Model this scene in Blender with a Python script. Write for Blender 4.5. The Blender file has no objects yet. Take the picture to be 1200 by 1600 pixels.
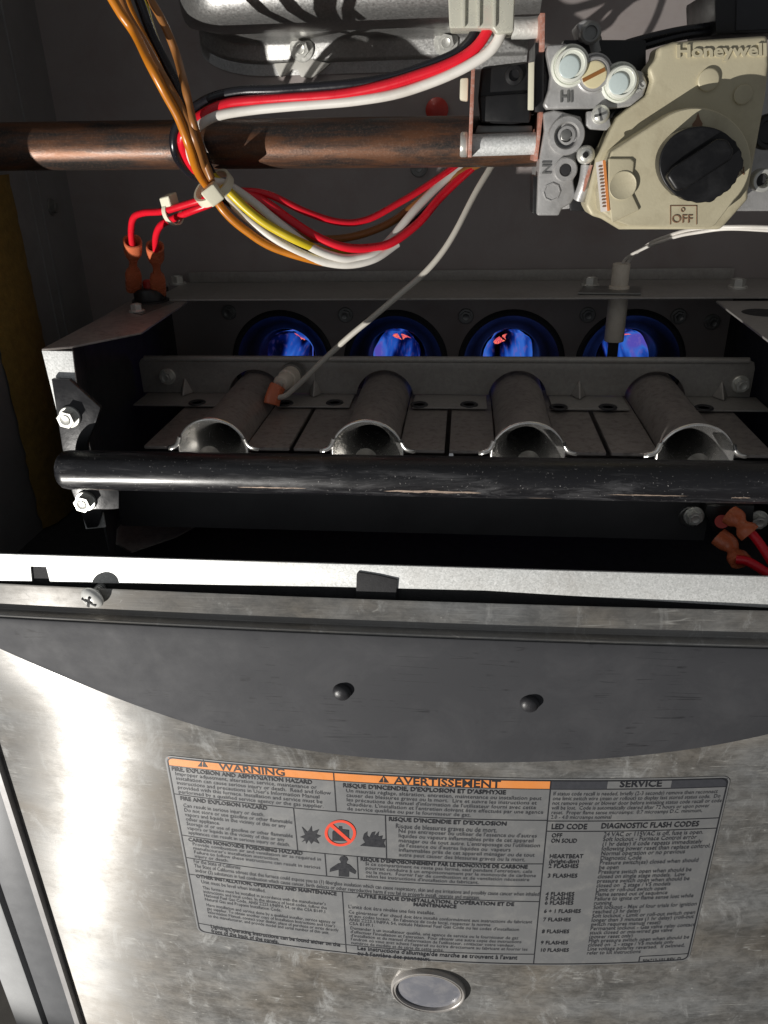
import bpy, bmesh, math, random
import numpy as np
from mathutils import Vector, Matrix, noise as mnoise

random.seed(7)
scene = bpy.context.scene
COL = scene.collection

# ------------------------------------------------------------------ camera
FPX, CX, CY = 1202.0, 600.0, 800.0                 # focal length and centre in photo pixels (1200 x 1600)
_down = np.array([661 - CX, 3300 - CY, FPX]); _down /= np.linalg.norm(_down)
_X = -np.array([-11800 - CX, 480 - CY, FPX]); _X /= np.linalg.norm(_X)
_X -= _down * _X.dot(_down); _X /= np.linalg.norm(_X)
_Z = -_down; _Y = np.cross(_Z, _X)
ROT = np.array([_X, _Y, _Z])                        # world = ROT @ camera vector (x right, y down, z forward)
CAM = np.array([0.02473862, -0.33818656, 0.2147153])
cam_data = bpy.data.cameras.new('camera')
cam = bpy.data.objects.new('camera', cam_data); COL.objects.link(cam)
cam_data.sensor_fit = 'VERTICAL'; cam_data.sensor_height = 24.0; cam_data.lens = FPX / 1600.0 * 24.0
cam_data.clip_start = 0.005; cam_data.clip_end = 50
mw = Matrix.Identity(4)
for r in range(3):
    mw[r][0] = ROT[r, 0]; mw[r][1] = -ROT[r, 1]; mw[r][2] = -ROT[r, 2]; mw[r][3] = CAM[r]
cam.matrix_world = mw
scene.camera = cam

# ------------------------------------------------------------------ world and lamps
world = bpy.data.worlds.new('World'); scene.world = world; world.use_nodes = True
bg = world.node_tree.nodes['Background']
bg.inputs[0].default_value = (0.93, 0.96, 1.0, 1); bg.inputs[1].default_value = 0.15

aim = Vector((0.0, 0.05, 0.10))
# the hard work light stands low, in front, to the left
sp = bpy.data.lights.new('work_light', 'SPOT'); so = bpy.data.objects.new('work_light', sp); COL.objects.link(so)
so.location = (-0.85, -0.86, -0.62)
so.rotation_euler = (aim - so.location).to_track_quat('-Z', 'Y').to_euler()
sp.energy = 112; sp.spot_size = math.radians(44); sp.spot_blend = 0.2; sp.shadow_soft_size = 0.006
sp.color = (1.0, 0.965, 0.91)

rl = bpy.data.lights.new('fill_light', 'AREA'); ro = bpy.data.objects.new('fill_light', rl); COL.objects.link(ro)  # added soft fill for ambient light, its source is unseen
ro.location = (-0.9, -1.3, 1.0)
ro.rotation_euler = (Vector((0, 0, 0.0)) - ro.location).to_track_quat('-Z', 'Y').to_euler()
rl.shape = 'RECTANGLE'; rl.size = 0.9; rl.size_y = 0.9; rl.energy = 0.5; rl.color = (0.9, 0.96, 1.0)

vs = scene.view_settings
vs.view_transform = 'Standard'; vs.look = 'None'; vs.exposure = 0.0; vs.gamma = 1.0; vs.use_curve_mapping = False
scene.render.engine = 'CYCLES'

# ------------------------------------------------------------------ measuring helpers (photo pixel -> place in metres)
def ray(px, py): return ROT @ np.array([px - CX, py - CY, FPX])
def P(px, py, y):
    r = ray(px, py); return Vector(CAM + r * ((y - CAM[1]) / r[1]))
def Pz(px, py, z):
    r = ray(px, py); return Vector(CAM + r * ((z - CAM[2]) / r[2]))
def Px(px, py, x):
    r = ray(px, py); return Vector(CAM + r * ((x - CAM[0]) / r[0]))
def PXM(px, py, y):
    """metres per photo pixel at a depth"""
    p = P(px, py, y); d = np.array(p) - CAM
    return float(d @ ROT[:, 2]) / FPX
def y_trim(x): return -0.0021 + 0.065 * x * x         # top trim of the lower door, slightly bowed
def yface(x, z):                                      # the bulging face of the lower door
    t = min(1, max(0, (-z - 0.02) / 0.09)); k = 0.21 * t * t * (3 - 2 * t)
    return y_trim(x) - 0.006 + k * (x + 0.02) ** 2
def PD(px, py):
    y = -.008
    for _ in range(16):
        p = P(px, py, y); y = yface(p.x, p.z)
    return p

# ------------------------------------------------------------------ materials
MATS = {}
def _new(name):
    m = bpy.data.materials.new(name); m.use_nodes = True
    nt = m.node_tree; b = nt.nodes['Principled BSDF']
    MATS[name] = m
    return m, nt, b
def N(nt, t, **kw):
    n = nt.nodes.new(t)
    for k, v in kw.items():
        if k.startswith('i_'):
            key = k[2:]
            key = int(key) if key.isdigit() else key.replace('_', ' ')
            n.inputs[key].default_value = v
        else: setattr(n, k, v)
    return n
def coords(nt, rnd=True, scale=(1, 1, 1)):
    tc = N(nt, 'ShaderNodeTexCoord'); mp = N(nt, 'ShaderNodeMapping')
    nt.links.new(tc.outputs['Object'], mp.inputs[0]); mp.inputs['Scale'].default_value = scale
    if rnd:
        oi = N(nt, 'ShaderNodeObjectInfo'); add = N(nt, 'ShaderNodeVectorMath', operation='ADD')
        sc = N(nt, 'ShaderNodeVectorMath', operation='SCALE'); sc.inputs['Scale'].default_value = 3.7
        nt.links.new(oi.outputs['Location'], sc.inputs[0])
        nt.links.new(mp.outputs[0], add.inputs[0]); nt.links.new(sc.outputs[0], add.inputs[1])
        return add.outputs[0]
    return mp.outputs[0]
def noise(nt, vec, scale, detail=5, rough=.6, dist=0):
    n = N(nt, 'ShaderNodeTexNoise'); nt.links.new(vec, n.inputs['Vector'])
    n.inputs['Scale'].default_value = scale; n.inputs['Detail'].default_value = detail
    n.inputs['Roughness'].default_value = rough; n.inputs['Distortion'].default_value = dist
    return n.outputs['Fac']
def ramp(nt, fac, stops, interp='LINEAR'):
    r = N(nt, 'ShaderNodeValToRGB'); nt.links.new(fac, r.inputs[0]); r.color_ramp.interpolation = interp
    e = r.color_ramp.elements
    while len(e) > len(stops): e.remove(e[-1])
    while len(e) < len(stops): e.new(0.5)
    for k, (p, c) in enumerate(stops):
        e[k].position = p
        e[k].color = (c, c, c, 1) if not isinstance(c, (tuple, list)) else (*c[:3], 1)
    return r.outputs[0]
def mixc(nt, fac, a, b, mode='MIX'):
    m = N(nt, 'ShaderNodeMix', data_type='RGBA', blend_type=mode)
    for sock, v in ((m.inputs[0], fac), (m.inputs[6], a), (m.inputs[7], b)):
        if isinstance(v, (int, float)): sock.default_value = v
        elif isinstance(v, (tuple, list)): sock.default_value = (*v[:3], 1)
        else: nt.links.new(v, sock)
    return m.outputs[2]
def bump(nt, b, h, strength, dist=0.0005):
    bn = N(nt, 'ShaderNodeBump'); bn.inputs['Strength'].default_value = strength; bn.inputs['Distance'].default_value = dist
    nt.links.new(h, bn.inputs['Height']); nt.links.new(bn.outputs[0], b.inputs['Normal'])

def mat(name, col, metal=0.0, rough=.5, var=.2, scale=90, rvar=.12, bmp=0.08, bscale=900, dirt=None, dirt_amt=.35, dscale=45, spec=.5, coat=0, trans=0):
    m, nt, b = _new(name)
    v = coords(nt)
    f = noise(nt, v, scale, 6)
    c = mixc(nt, f, tuple(x * (1 - var) for x in col), tuple(min(1, x * (1 + var)) for x in col))
    if dirt:
        d = ramp(nt, noise(nt, v, dscale, 8, .7, .4), [(.48, 0.0), (.75, dirt_amt)])
        c = mixc(nt, d, c, dirt)
    nt.links.new(c, b.inputs['Base Color'])
    b.inputs['Metallic'].default_value = metal
    rr = ramp(nt, noise(nt, v, scale * 2.3, 5), [(.25, max(.03, rough - rvar)), (.75, min(1, rough + rvar))])
    nt.links.new(rr, b.inputs['Roughness'])
    b.inputs['Specular IOR Level'].default_value = spec
    b.inputs['Coat Weight'].default_value = coat
    b.inputs['Transmission Weight'].default_value = trans
    if bmp: bump(nt, b, noise(nt, v, bscale, 4), bmp)
    return m

def galvanized(name, base, metal=.75, rough=.42, sp=700, contrast=.25):
    m, nt, b = _new(name)
    v = coords(nt)
    vo = N(nt, 'ShaderNodeTexVoronoi'); nt.links.new(v, vo.inputs['Vector']); vo.inputs['Scale'].default_value = sp
    f = noise(nt, v, 900, 6, .75)
    c1 = mixc(nt, vo.outputs['Color'], tuple(x * (1 - contrast) for x in base), tuple(min(1, x * (1 + contrast)) for x in base))
    c2 = mixc(nt, ramp(nt, f, [(.35, 0), (.65, 1)]), tuple(x * .8 for x in base), tuple(min(1, x * 1.15) for x in base))
    c = mixc(nt, .5, c1, c2)
    st = ramp(nt, noise(nt, v, 24, 7, .7, .5), [(.5, 0.), (.78, .45)])
    c = mixc(nt, st, c, (base[0] * .55, base[1] * .5, base[2] * .45))
    nt.links.new(c, b.inputs['Base Color']); b.inputs['Metallic'].default_value = metal
    rr = ramp(nt, f, [(.3, rough - .1), (.7, rough + .14)]); nt.links.new(rr, b.inputs['Roughness'])
    bump(nt, b, f, .12, .0003)
    return m

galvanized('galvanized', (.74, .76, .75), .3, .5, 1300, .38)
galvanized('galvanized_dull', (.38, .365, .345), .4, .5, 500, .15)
galvanized('collector_steel', (.50, .50, .49), .85, .36, 900, .3)
mat('burner_steel', (.36, .325, .305), .45, .45, .2, 60, .1, .1, 900, dirt=(.05, .035, .03), dirt_amt=.6, dscale=260)
mat('mouth_steel', (.74, .73, .71), .9, .24, .12, 160, .06, .02)
mat('wall_paint', (.25, .245, .245), .2, .5, .25, 20, .1, .06, 700, dirt=(.15, .14, .135), dirt_amt=.5, dscale=30)
mat('vestibule_paint', (.33, .295, .285), .3, .5, .2, 14, .1, .06, 700, dirt=(.20, .11, .085), dirt_amt=.35, dscale=16)
mat('box_steel', (.038, .038, .042), .2, .5, .25, 40, .1, .1, 700)
mat('dark_cavity', (.02, .02, .022), 0, .8, .2)
mat('black_paint', (.012, .012, .014), 0, .34, .3, 60, .1, .15, 500, dirt=(.07, .07, .075), dirt_amt=.4, dscale=70, coat=.15)
mat('black_plastic', (.012, .012, .013), 0, .38, .3, 60, .12, .05)
mat('foam_gap_black', (.03, .03, .032), 0, .9, .4, 300, .05, .5, 1500)
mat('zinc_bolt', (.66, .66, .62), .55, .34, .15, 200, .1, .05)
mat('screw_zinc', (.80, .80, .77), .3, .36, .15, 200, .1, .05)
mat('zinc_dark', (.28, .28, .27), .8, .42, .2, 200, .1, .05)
mat('cast_metal', (.46, .455, .45), .45, .46, .18, 150, .08, .22, 1100, dirt=(.16, .15, .14), dirt_amt=.4, dscale=90)
mat('cover_paint', (.54, .49, .345), .1, .48, .10, 60, .06, .14, 1000, dirt=(.30, .25, .16), dirt_amt=.5, dscale=55)
mat('cap_clear', (.82, .84, .76), 0, .25, .05, 60, .05, .02, trans=.1)
mat('cap_blue', (.60, .69, .68), 0, .3, .08, 60)
mat('cap_yellow', (.72, .64, .40), 0, .4, .1, 120)
mat('copper_edge', (.50, .22, .16), .2, .55, .35, 400, .1, .2, 1500, dirt=(.66, .6, .56), dirt_amt=.7, dscale=500)
mat('braid', (.70, .70, .66), .3, .5, .2, 300, .1, .8, 500)
mat('ceramic', (.70, .64, .55), 0, .5, .08, 120, .1, .05, dirt=(.45, .35, .26), dirt_amt=.4, dscale=200)
mat('nylon', (.76, .73, .58), 0, .35, .06, 120, .1, .05)
mat('plug_nylon', (.76, .75, .64), 0, .28, .05, 60, .08, .05, trans=.35)
mat('wire_red', (.72, .010, .026), 0, .30, .1, 60, .08, .03, dirt=(.35, .01, .015), dirt_amt=.3)
mat('wire_white', (.76, .73, .68), 0, .36, .06, 60, .1, .03, dirt=(.45, .40, .33), dirt_amt=.45)
mat('wire_grey', (.56, .53, .47), 0, .42, .08, 60, .1, .03)
mat('rivet_paint', (.022, .022, .025), 0, .42, .3, 300, .1, .2, 900)
mat('knob_black', (.007, .007, .008), 0, .36, .3, 60, .14, .05, spec=.4, dirt=(.05, .05, .052), dirt_amt=.3, dscale=80)
mat('wire_black', (.012, .012, .016), 0, .28, .2, 60)
mat('wire_orange', (.56, .19, .012), 0, .32, .15, 60, .1, .03, dirt=(.25, .08, .01), dirt_amt=.4)
mat('wire_brown', (.30, .125, .035), 0, .34, .15, 60, .1, .03)
mat('wire_yellow', (.66, .50, .02), 0, .34, .1, 60, .1, .03)
mat('terminal_red', (.72, .19, .085), 0, .25, .12, 90, .1, .05, trans=.15)
mat('insulation', (.20, .125, .025), 0, .95, .5, 200, .03, 1.0, 400)
mat('gray_paint', (.046, .047, .052), 0, .66, .10, 25, .07, .05, 900, spec=.25, dirt=(.095, .095, .10), dirt_amt=.35, dscale=25)
mat('post_paint', (.26, .265, .27), .1, .42, .05, 40, .06, .04)
mat('edge_paint', (.085, .088, .094), .1, .45, .08, 40, .06, .04)
mat('floor_concrete', (.36, .32, .27), 0, .8, .25, 40, .05, .3, 300)
mat('lens_glass', (.17, .175, .20), .1, .2, .15, 60, .08, .0, spec=.6, dirt=(.34, .33, .33), dirt_amt=.6, dscale=70)
mat('lens_ring', (.36, .345, .33), .25, .32, .15, 150, .1, .15, 600, dirt=(.30, .24, .2), dirt_amt=.5, dscale=150)
mat('rust_flake', (.45, .26, .11), .1, .8, .5, 300, .1, .8, 900)
mat('sealant', (.55, .54, .50), 0, .6, .2, 80, .1, .4, 300)
mat('bolt_red', (.5, .04, .03), 0, .4)
mat('black_tip', (.012, .011, .012), 0, .6)
mat('brass', (.55, .42, .22), .9, .35, .15, 200)

# ink and print
mat('label_film', (.165, .168, .172), .1, .5, .06, 80, .08, .03, dirt=(.30, .295, .28), dirt_amt=.45, dscale=70)
mat('ink', (.018, .019, .024), 0, .5, .2, 200)
mat('ink_grey', (.045, .047, .055), 0, .5, .2, 200)
mat('ink_orange', (.72, .255, .065), 0, .45, .08, 120, dirt=(.62, .33, .16), dirt_amt=.4)
mat('ink_red', (.72, .07, .035), 0, .45, .08, 120)
mat('paper_white', (.74, .70, .66), 0, .6, .1, 120)
mat('stamp_ink', (.22, .12, .07), 0, .6)

def stainless():
    m, nt, b = _new('stainless')
    v = coords(nt, False)
    vb = coords(nt, False, (6, 1, 420))
    vs_ = coords(nt, False, (1, 1, 1.7))
    blotch = noise(nt, vs_, 15, 8, .62, .15)
    fine = noise(nt, vs_, 85, 9, .8, .4)
    smear = noise(nt, coords(nt, False, (1.5, 1, .8)), 34, 9, .76, .6)
    brush = noise(nt, vb, 6, 5, .6)
    film = ramp(nt, blotch, [(.28, 0.25), (.50, .48), (.70, .72)])
    film = mixc(nt, .35, film, ramp(nt, fine, [(.40, 0.05), (.60, .95)]), 'OVERLAY')
    film = mixc(nt, ramp(nt, smear, [(.56, 0), (.70, .75)]), film, (.75, .75, .75))
    # specks and hair scratches
    vo = N(nt, 'ShaderNodeTexVoronoi'); nt.links.new(v, vo.inputs['Vector']); vo.inputs['Scale'].default_value = 120
    spk = mixc(nt, 1.0, ramp(nt, vo.outputs['Distance'], [(.05, 1), (.10, 0)]), ramp(nt, noise(nt, v, 60, 3), [(.56, 0), (.62, 1)]), 'MULTIPLY')
    scr = spk
    for rot, sc in ((.7, 15), (-.5, 19), (1.3, 12)):
        mp = N(nt, 'ShaderNodeMapping'); mp.inputs['Rotation'].default_value = (0, rot, 0); mp.inputs['Scale'].default_value = (.5, 1, 8)
        nt.links.new(v, mp.inputs[0])
        l_ = ramp(nt, noise(nt, mp.outputs[0], sc, 2, .5, .35), [(.495, 0), (.499, .9), (.501, .9), (.505, 0)])
        g_ = ramp(nt, noise(nt, v, 30 + sc, 3), [(.54, 0), (.60, 1)])
        scr = mixc(nt, 1.0, scr, mixc(nt, 1.0, l_, g_, 'MULTIPLY'), 'LIGHTEN')
    film = mixc(nt, mixc(nt, 1.0, scr, (.85, .85, .85), 'MULTIPLY'), film, (.8, .8, .8))
    met = mixc(nt, brush, (.44, .43, .415), (.56, .55, .535))
    met = mixc(nt, ramp(nt, blotch, [(.4, 0), (.75, .6)]), met, (.40, .38, .35))
    tv = N(nt, 'ShaderNodeCombineXYZ'); tv.inputs[2].default_value = 1.0
    b2 = N(nt, 'ShaderNodeBsdfPrincipled')
    for bb_, lo, hi, an in ((b, .15, .18, .96), (b2, .34, .40, .90)):
        nt.links.new(met if bb_ is b else mixc(nt, 1.0, met, (.32, .32, .32), 'MULTIPLY'), bb_.inputs['Base Color']); bb_.inputs['Metallic'].default_value = 1.0
        nt.links.new(ramp(nt, fine, [(.25, lo), (.7, hi)]), bb_.inputs['Roughness'])
        bb_.inputs['Anisotropic'].default_value = an
        nt.links.new(tv.outputs[0], bb_.inputs['Tangent'])
        bump(nt, bb_, brush, .05, .0002)
    m0 = N(nt, 'ShaderNodeMixShader'); m0.inputs[0].default_value = .60
    nt.links.new(b.outputs[0], m0.inputs[1]); nt.links.new(b2.outputs[0], m0.inputs[2])
    df = N(nt, 'ShaderNodeBsdfDiffuse')
    dc = mixc(nt, ramp(nt, noise(nt, vs_, 9, 6, .6), [(.38, 0), (.62, 1)]), (.268, .272, .272), (.235, .215, .188))
    dc = mixc(nt, ramp(nt, smear, [(.54, 0), (.66, .75)]), dc, (.42, .425, .42))
    dc = mixc(nt, .35, dc, ramp(nt, brush, [(.3, .25), (.7, .75)]), 'OVERLAY')
    dc = mixc(nt, scr, dc, (.40, .395, .375))
    nt.links.new(dc, df.inputs[0])
    ms = N(nt, 'ShaderNodeMixShader'); nt.links.new(film, ms.inputs[0])
    nt.links.new(m0.outputs[0], ms.inputs[1]); nt.links.new(df.outputs[0], ms.inputs[2])
    nt.links.new(ms.outputs[0], nt.nodes['Material Output'].inputs[0])
stainless()

def rust_pipe():
    m, nt, b = _new('rusty_pipe')
    v = coords(nt, False, (1, 1, 1)); v2 = coords(nt, False, (.25, 1.6, 1.6))
    a = noise(nt, v2, 70, 8, .7, .3); s = noise(nt, v, 900, 5, .7)
    c = mixc(nt, ramp(nt, a, [(.44, 0), (.60, 1)]), (.048, .043, .041), (.15, .068, .036))
    c = mixc(nt, ramp(nt, s, [(.5, 0), (.7, .6)]), c, (.20, .125, .088))
    nt.links.new(c, b.inputs['Base Color']); b.inputs['Metallic'].default_value = .5
    rr = ramp(nt, a, [(.35, .25), (.65, .5)]); nt.links.new(rr, b.inputs['Roughness'])
    bump(nt, b, s, .25, .0004)
rust_pipe()

def black_tube():
    m, nt, b = _new('black_tube')
    v = coords(nt, False); v2 = coords(nt, False, (.35, 2.2, 2.2)); v3 = coords(nt, False, (.5, 4, 4))
    s = noise(nt, v2, 60, 9, .78, .5); k = noise(nt, v, 800, 4, .6); w = noise(nt, v3, 26, 7, .7)
    c = mixc(nt, ramp(nt, s, [(.52, 0), (.64, .6)]), (.009, .009, .011), (.085, .085, .09))
    c = mixc(nt, ramp(nt, k, [(.66, 0), (.70, .8)]), c, (.35, .34, .33))
    c = mixc(nt, ramp(nt, w, [(.74, 0), (.77, .9)]), c, (.50, .40, .33))
    nt.links.new(c, b.inputs['Base Color'])
    rr = ramp(nt, s, [(.4, .26), (.7, .5)]); nt.links.new(rr, b.inputs['Roughness'])
    b.inputs['Specular IOR Level'].default_value = .6
    bump(nt, b, s, .15, .0004)
black_tube()

def gray_band():
    m = MATS['gray_paint']; nt = m.node_tree; b = nt.nodes['Principled BSDF']
    # fine dark scuffs: thin wavy bands of stretched noise
    v = coords(nt, False, (1, 1, 1))
    src = b.inputs['Base Color'].links[0].from_socket
    out = src
    for rot, sc in ((.45, 9), (-.95, 11), (1.35, 7), (-.6, 8)):
        mp = N(nt, 'ShaderNodeMapping'); mp.inputs['Rotation'].default_value = (0, rot, 0); mp.inputs['Scale'].default_value = (.35, 1, 9)
        nt.links.new(v, mp.inputs[0])
        n1 = noise(nt, mp.outputs[0], sc, 2, .5, .3)
        line = ramp(nt, n1, [(.494, 0), (.499, .75), (.501, .75), (.506, 0)])
        gate = ramp(nt, noise(nt, v, 33 + sc, 3), [(.59, 0), (.65, 1)])
        f = mixc(nt, 1.0, line, gate, 'MULTIPLY')
        out = mixc(nt, f, out, (.012, .012, .014))
    nt.links.new(out, b.inputs['Base Color'])
gray_band()

def flame_mat():
    m, nt, b = _new('flame')
    tc = N(nt, 'ShaderNodeTexCoord')
    oi = N(nt, 'ShaderNodeObjectInfo'); add = N(nt, 'ShaderNodeVectorMath', operation='ADD')
    sc = N(nt, 'ShaderNodeVectorMath', operation='SCALE'); sc.inputs['Scale'].default_value = 5.31
    nt.links.new(oi.outputs['Location'], sc.inputs[0])
    mp = N(nt, 'ShaderNodeMapping'); mp.inputs['Scale'].default_value = (1, .12, .30); mp.inputs['Rotation'].default_value = (0, .75, 0)
    nt.links.new(tc.outputs['Object'], add.inputs[0]); nt.links.new(sc.outputs[0], add.inputs[1])
    nt.links.new(add.outputs[0], mp.inputs[0])
    a = noise(nt, mp.outputs[0], 85, 2, .45, .25); s = noise(nt, mp.outputs[0], 620, 2, .5, .3)
    c = ramp(nt, a, [(.36, (.001, .003, .05)), (.46, (.01, .04, .45)), (.54, (.03, .16, .95)), (.62, (.06, .24, 1.0)), (.72, (.16, .13, .75))])
    c = mixc(nt, ramp(nt, s, [(.54, 0), (.68, .5)]), c, (.30, .20, .75))
    st = ramp(nt, a, [(.34, .02), (.48, .45), (.62, 1.0)])
    em = N(nt, 'ShaderNodeEmission'); nt.links.new(c, em.inputs[0])
    mu = N(nt, 'ShaderNodeMath', operation='MULTIPLY'); mu.inputs[1].default_value = .6
    nt.links.new(st, mu.inputs[0]); nt.links.new(mu.outputs[0], em.inputs[1])
    tr = N(nt, 'ShaderNodeBsdfTransparent'); ms = N(nt, 'ShaderNodeMixShader')
    nt.links.new(ramp(nt, a, [(.34, .25), (.5, .9)]), ms.inputs[0]); nt.links.new(tr.outputs[0], ms.inputs[1]); nt.links.new(em.outputs[0], ms.inputs[2])
    nt.links.new(ms.outputs[0], nt.nodes['Material Output'].inputs[0])
    m, nt, b = _new('flame_tongue')
    tc = N(nt, 'ShaderNodeTexCoord')
    a = noise(nt, tc.outputs['Object'], 380, 3, .6, .4)
    c = ramp(nt, a, [(.32, (.45, .05, .30)), (.5, (.95, .10, .12)), (.66, (1.0, .30, .12))])
    em = N(nt, 'ShaderNodeEmission'); nt.links.new(c, em.inputs[0]); nt.links.new(ramp(nt, a, [(.3, .4), (.6, 1.15)]), em.inputs[1])
    nt.links.new(em.outputs[0], nt.nodes['Material Output'].inputs[0])
flame_mat()

# ------------------------------------------------------------------ mesh helpers
class MB:
    def __init__(self): self.v = []; self.f = []
    def add(self, vs, fs):
        o = len(self.v); self.v += [Vector(p) for p in vs]; self.f += [tuple(i + o for i in f) for f in fs]; return self
    def box(self, a, b):
        x0, y0, z0 = a; x1, y1, z1 = b
        return self.add([(x0, y0, z0), (x1, y0, z0), (x1, y1, z0), (x0, y1, z0), (x0, y0, z1), (x1, y0, z1), (x1, y1, z1), (x0, y1, z1)],
                        [(0, 3, 2, 1), (4, 5, 6, 7), (0, 1, 5, 4), (1, 2, 6, 5), (2, 3, 7, 6), (3, 0, 4, 7)])
    def prism(self, pts, off):
        """closed polygon of 3D points swept along a vector"""
        n = len(pts); off = Vector(off)
        vs = [Vector(p) for p in pts] + [Vector(p) + off for p in pts]
        fs = [tuple(range(n)), tuple(range(2 * n - 1, n - 1, -1))] + [(i, n + i, n + (i + 1) % n, (i + 1) % n) for i in range(n)]
        return self.add(vs, fs)
    def lathe(self, prof, p0, axis, n=32, close=True):
        """profile of (radius, height) turned about an axis through p0"""
        p0 = Vector(p0); a = Vector(axis).normalized()
        u = a.orthogonal().normalized(); w = a.cross(u)
        vs = []; fs = []
        for (r, h) in prof:
            for k in range(n):
                t = 2 * math.pi * k / n
                vs.append(p0 + a * h + (u * math.cos(t) + w * math.sin(t)) * max(r, 1e-6))
        for i in range(len(prof) - 1):
            for k in range(n):
                k2 = (k + 1) % n
                fs.append((i * n + k, i * n + k2, (i + 1) * n + k2, (i + 1) * n + k))
        if close:
            fs.append(tuple(range(n - 1, -1, -1))); fs.append(tuple((len(prof) - 1) * n + k for k in range(n)))
        return self.add(vs, fs)
    def cyl(self, p0, p1, r, n=28, r1=None, bev=0.0):
        p0 = Vector(p0); p1 = Vector(p1); h = (p1 - p0).length; r1 = r if r1 is None else r1
        if bev: prof = [(r - bev, 0), (r - bev * .3, bev * .3), (r, bev), (r1, h - bev), (r1 - bev * .3, h - bev * .3), (r1 - bev, h)]
        else: prof = [(r, 0), (r1, h)]
        return self.lathe(prof, p0, p1 - p0, n)
    def tube(self, path, r, n=12, rfun=None, flat=1.0):
        """round bar along a smooth path"""
        path = [Vector(p) for p in path]; m = len(path)
        tang = [(path[min(i + 1, m - 1)] - path[max(i - 1, 0)]).normalized() for i in range(m)]
        u = tang[0].orthogonal().normalized(); vs = []; fs = []
        for i in range(m):
            u = (u - tang[i] * u.dot(tang[i])).normalized(); w = tang[i].cross(u)
            rr = rfun(i / (m - 1)) * r if rfun else r
            for k in range(n):
                t = 2 * math.pi * k / n
                vs.append(path[i] + u * (math.cos(t) * rr) + w * (math.sin(t) * rr * flat))
        for i in range(m - 1):
            for k in range(n):
                k2 = (k + 1) % n; fs.append((i * n + k, i * n + k2, (i + 1) * n + k2, (i + 1) * n + k))
        fs.append(tuple(range(n - 1, -1, -1))); fs.append(tuple((m - 1) * n + k for k in range(n)))
        return self.add(vs, fs)
    def mesh(self, name, bevel=0.0, seg=2, smooth=35, shift=None):
        me = bpy.data.meshes.new(name)
        vv = self.v if shift is None else [p - shift for p in self.v]
        me.from_pydata([tuple(p) for p in vv], [], self.f); me.validate()
        bm = bmesh.new(); bm.from_mesh(me)
        bmesh.ops.recalc_face_normals(bm, faces=bm.faces)
        if bevel:
            es = [e for e in bm.edges if len(e.link_faces) == 2 and e.calc_face_angle(0) > math.radians(32)]
            bmesh.ops.bevel(bm, geom=es, offset=bevel, segments=seg, profile=.6, affect='EDGES', clamp_overlap=True)
        bm.to_mesh(me); bm.free()
        for p in me.polygons: p.use_smooth = True
        me.set_sharp_from_angle(angle=math.radians(smooth))
        return me

def thing(name, label, cat, loc=(0, 0, 0), group=None):
    o = bpy.data.objects.new(name, None); COL.objects.link(o); o.location = loc
    o.empty_display_size = .02
    o['label'] = label; o['category'] = cat
    if group: o['group'] = group
    return o
def root_loc(p):
    l = Vector((0, 0, 0))
    while p is not None: l += Vector(p.location); p = p.parent
    return l
def part(name, mb, m, parent, bevel=0.0, seg=2, smooth=35, at=None):
    """mesh built in scene coordinates, linked as a child"""
    base = root_loc(parent)
    at = Vector(at) if at is not None else base
    me = mb.mesh(name, bevel, seg, smooth, at)
    me.materials.append(MATS[m])
    o = bpy.data.objects.new(name, me); COL.objects.link(o); o.parent = parent; o.location = at - base
    return o
def single(name, mb, m, label, cat, bevel=0.0, seg=2, smooth=35, group=None, kind=None):
    xs = [p.x for p in mb.v]; ys = [p.y for p in mb.v]; zs = [p.z for p in mb.v]
    at = Vector(((min(xs) + max(xs)) / 2, (min(ys) + max(ys)) / 2, min(zs)))
    me = mb.mesh(name, bevel, seg, smooth, at); me.materials.append(MATS[m])
    o = bpy.data.objects.new(name, me); COL.objects.link(o); o.location = at
    if kind: o['kind'] = kind
    if label: o['label'] = label
    if cat: o['category'] = cat
    if group: o['group'] = group
    return o
def structure(name, mb, m, bevel=0.0):
    return single(name, mb, m, None, None, bevel, kind='structure')
def copy_tree(o, parent=None):
    c = o.copy(); COL.objects.link(c)
    if parent is not None: c.parent = parent
    for ch in list(o.children): copy_tree(ch, c)
    return c
def spline(pts, per=10):
    p = [Vector(q) for q in pts]; p = [p[0] * 2 - p[1]] + p + [p[-1] * 2 - p[-2]]
    out = []
    for i in range(1, len(p) - 2):
        for k in range(per):
            t = k / per; t2 = t * t; t3 = t2 * t
            out.append(.5 * ((2 * p[i]) + (p[i + 1] - p[i - 1]) * t + (2 * p[i - 1] - 5 * p[i] + 4 * p[i + 1] - p[i + 2]) * t2 + (3 * p[i] - p[i - 1] - 3 * p[i + 1] + p[i + 2]) * t3))
    out.append(p[-2]); return out
def hexbolt(mb, p, axis, r, h, flange=1.35, dome=True):
    """hex washer-head screw"""
    p = Vector(p); a = Vector(axis).normalized()
    mb.lathe([(r * flange, 0), (r * flange, h * .18), (r * flange * .93, h * .26)], p, a, 24)
    u = a.orthogonal().normalized(); w = a.cross(u)
    hexv = [p + a * h * .26 + (u * math.cos(t * math.pi / 3) + w * math.sin(t * math.pi / 3)) * r for t in range(6)]
    mb.prism(hexv, a * h * .70)
    mb.lathe([(r * .62, 0), (r * .55, h * .08), (r * .3, h * .02)], p + a * h * .955, a, 16)
    return mb

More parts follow.
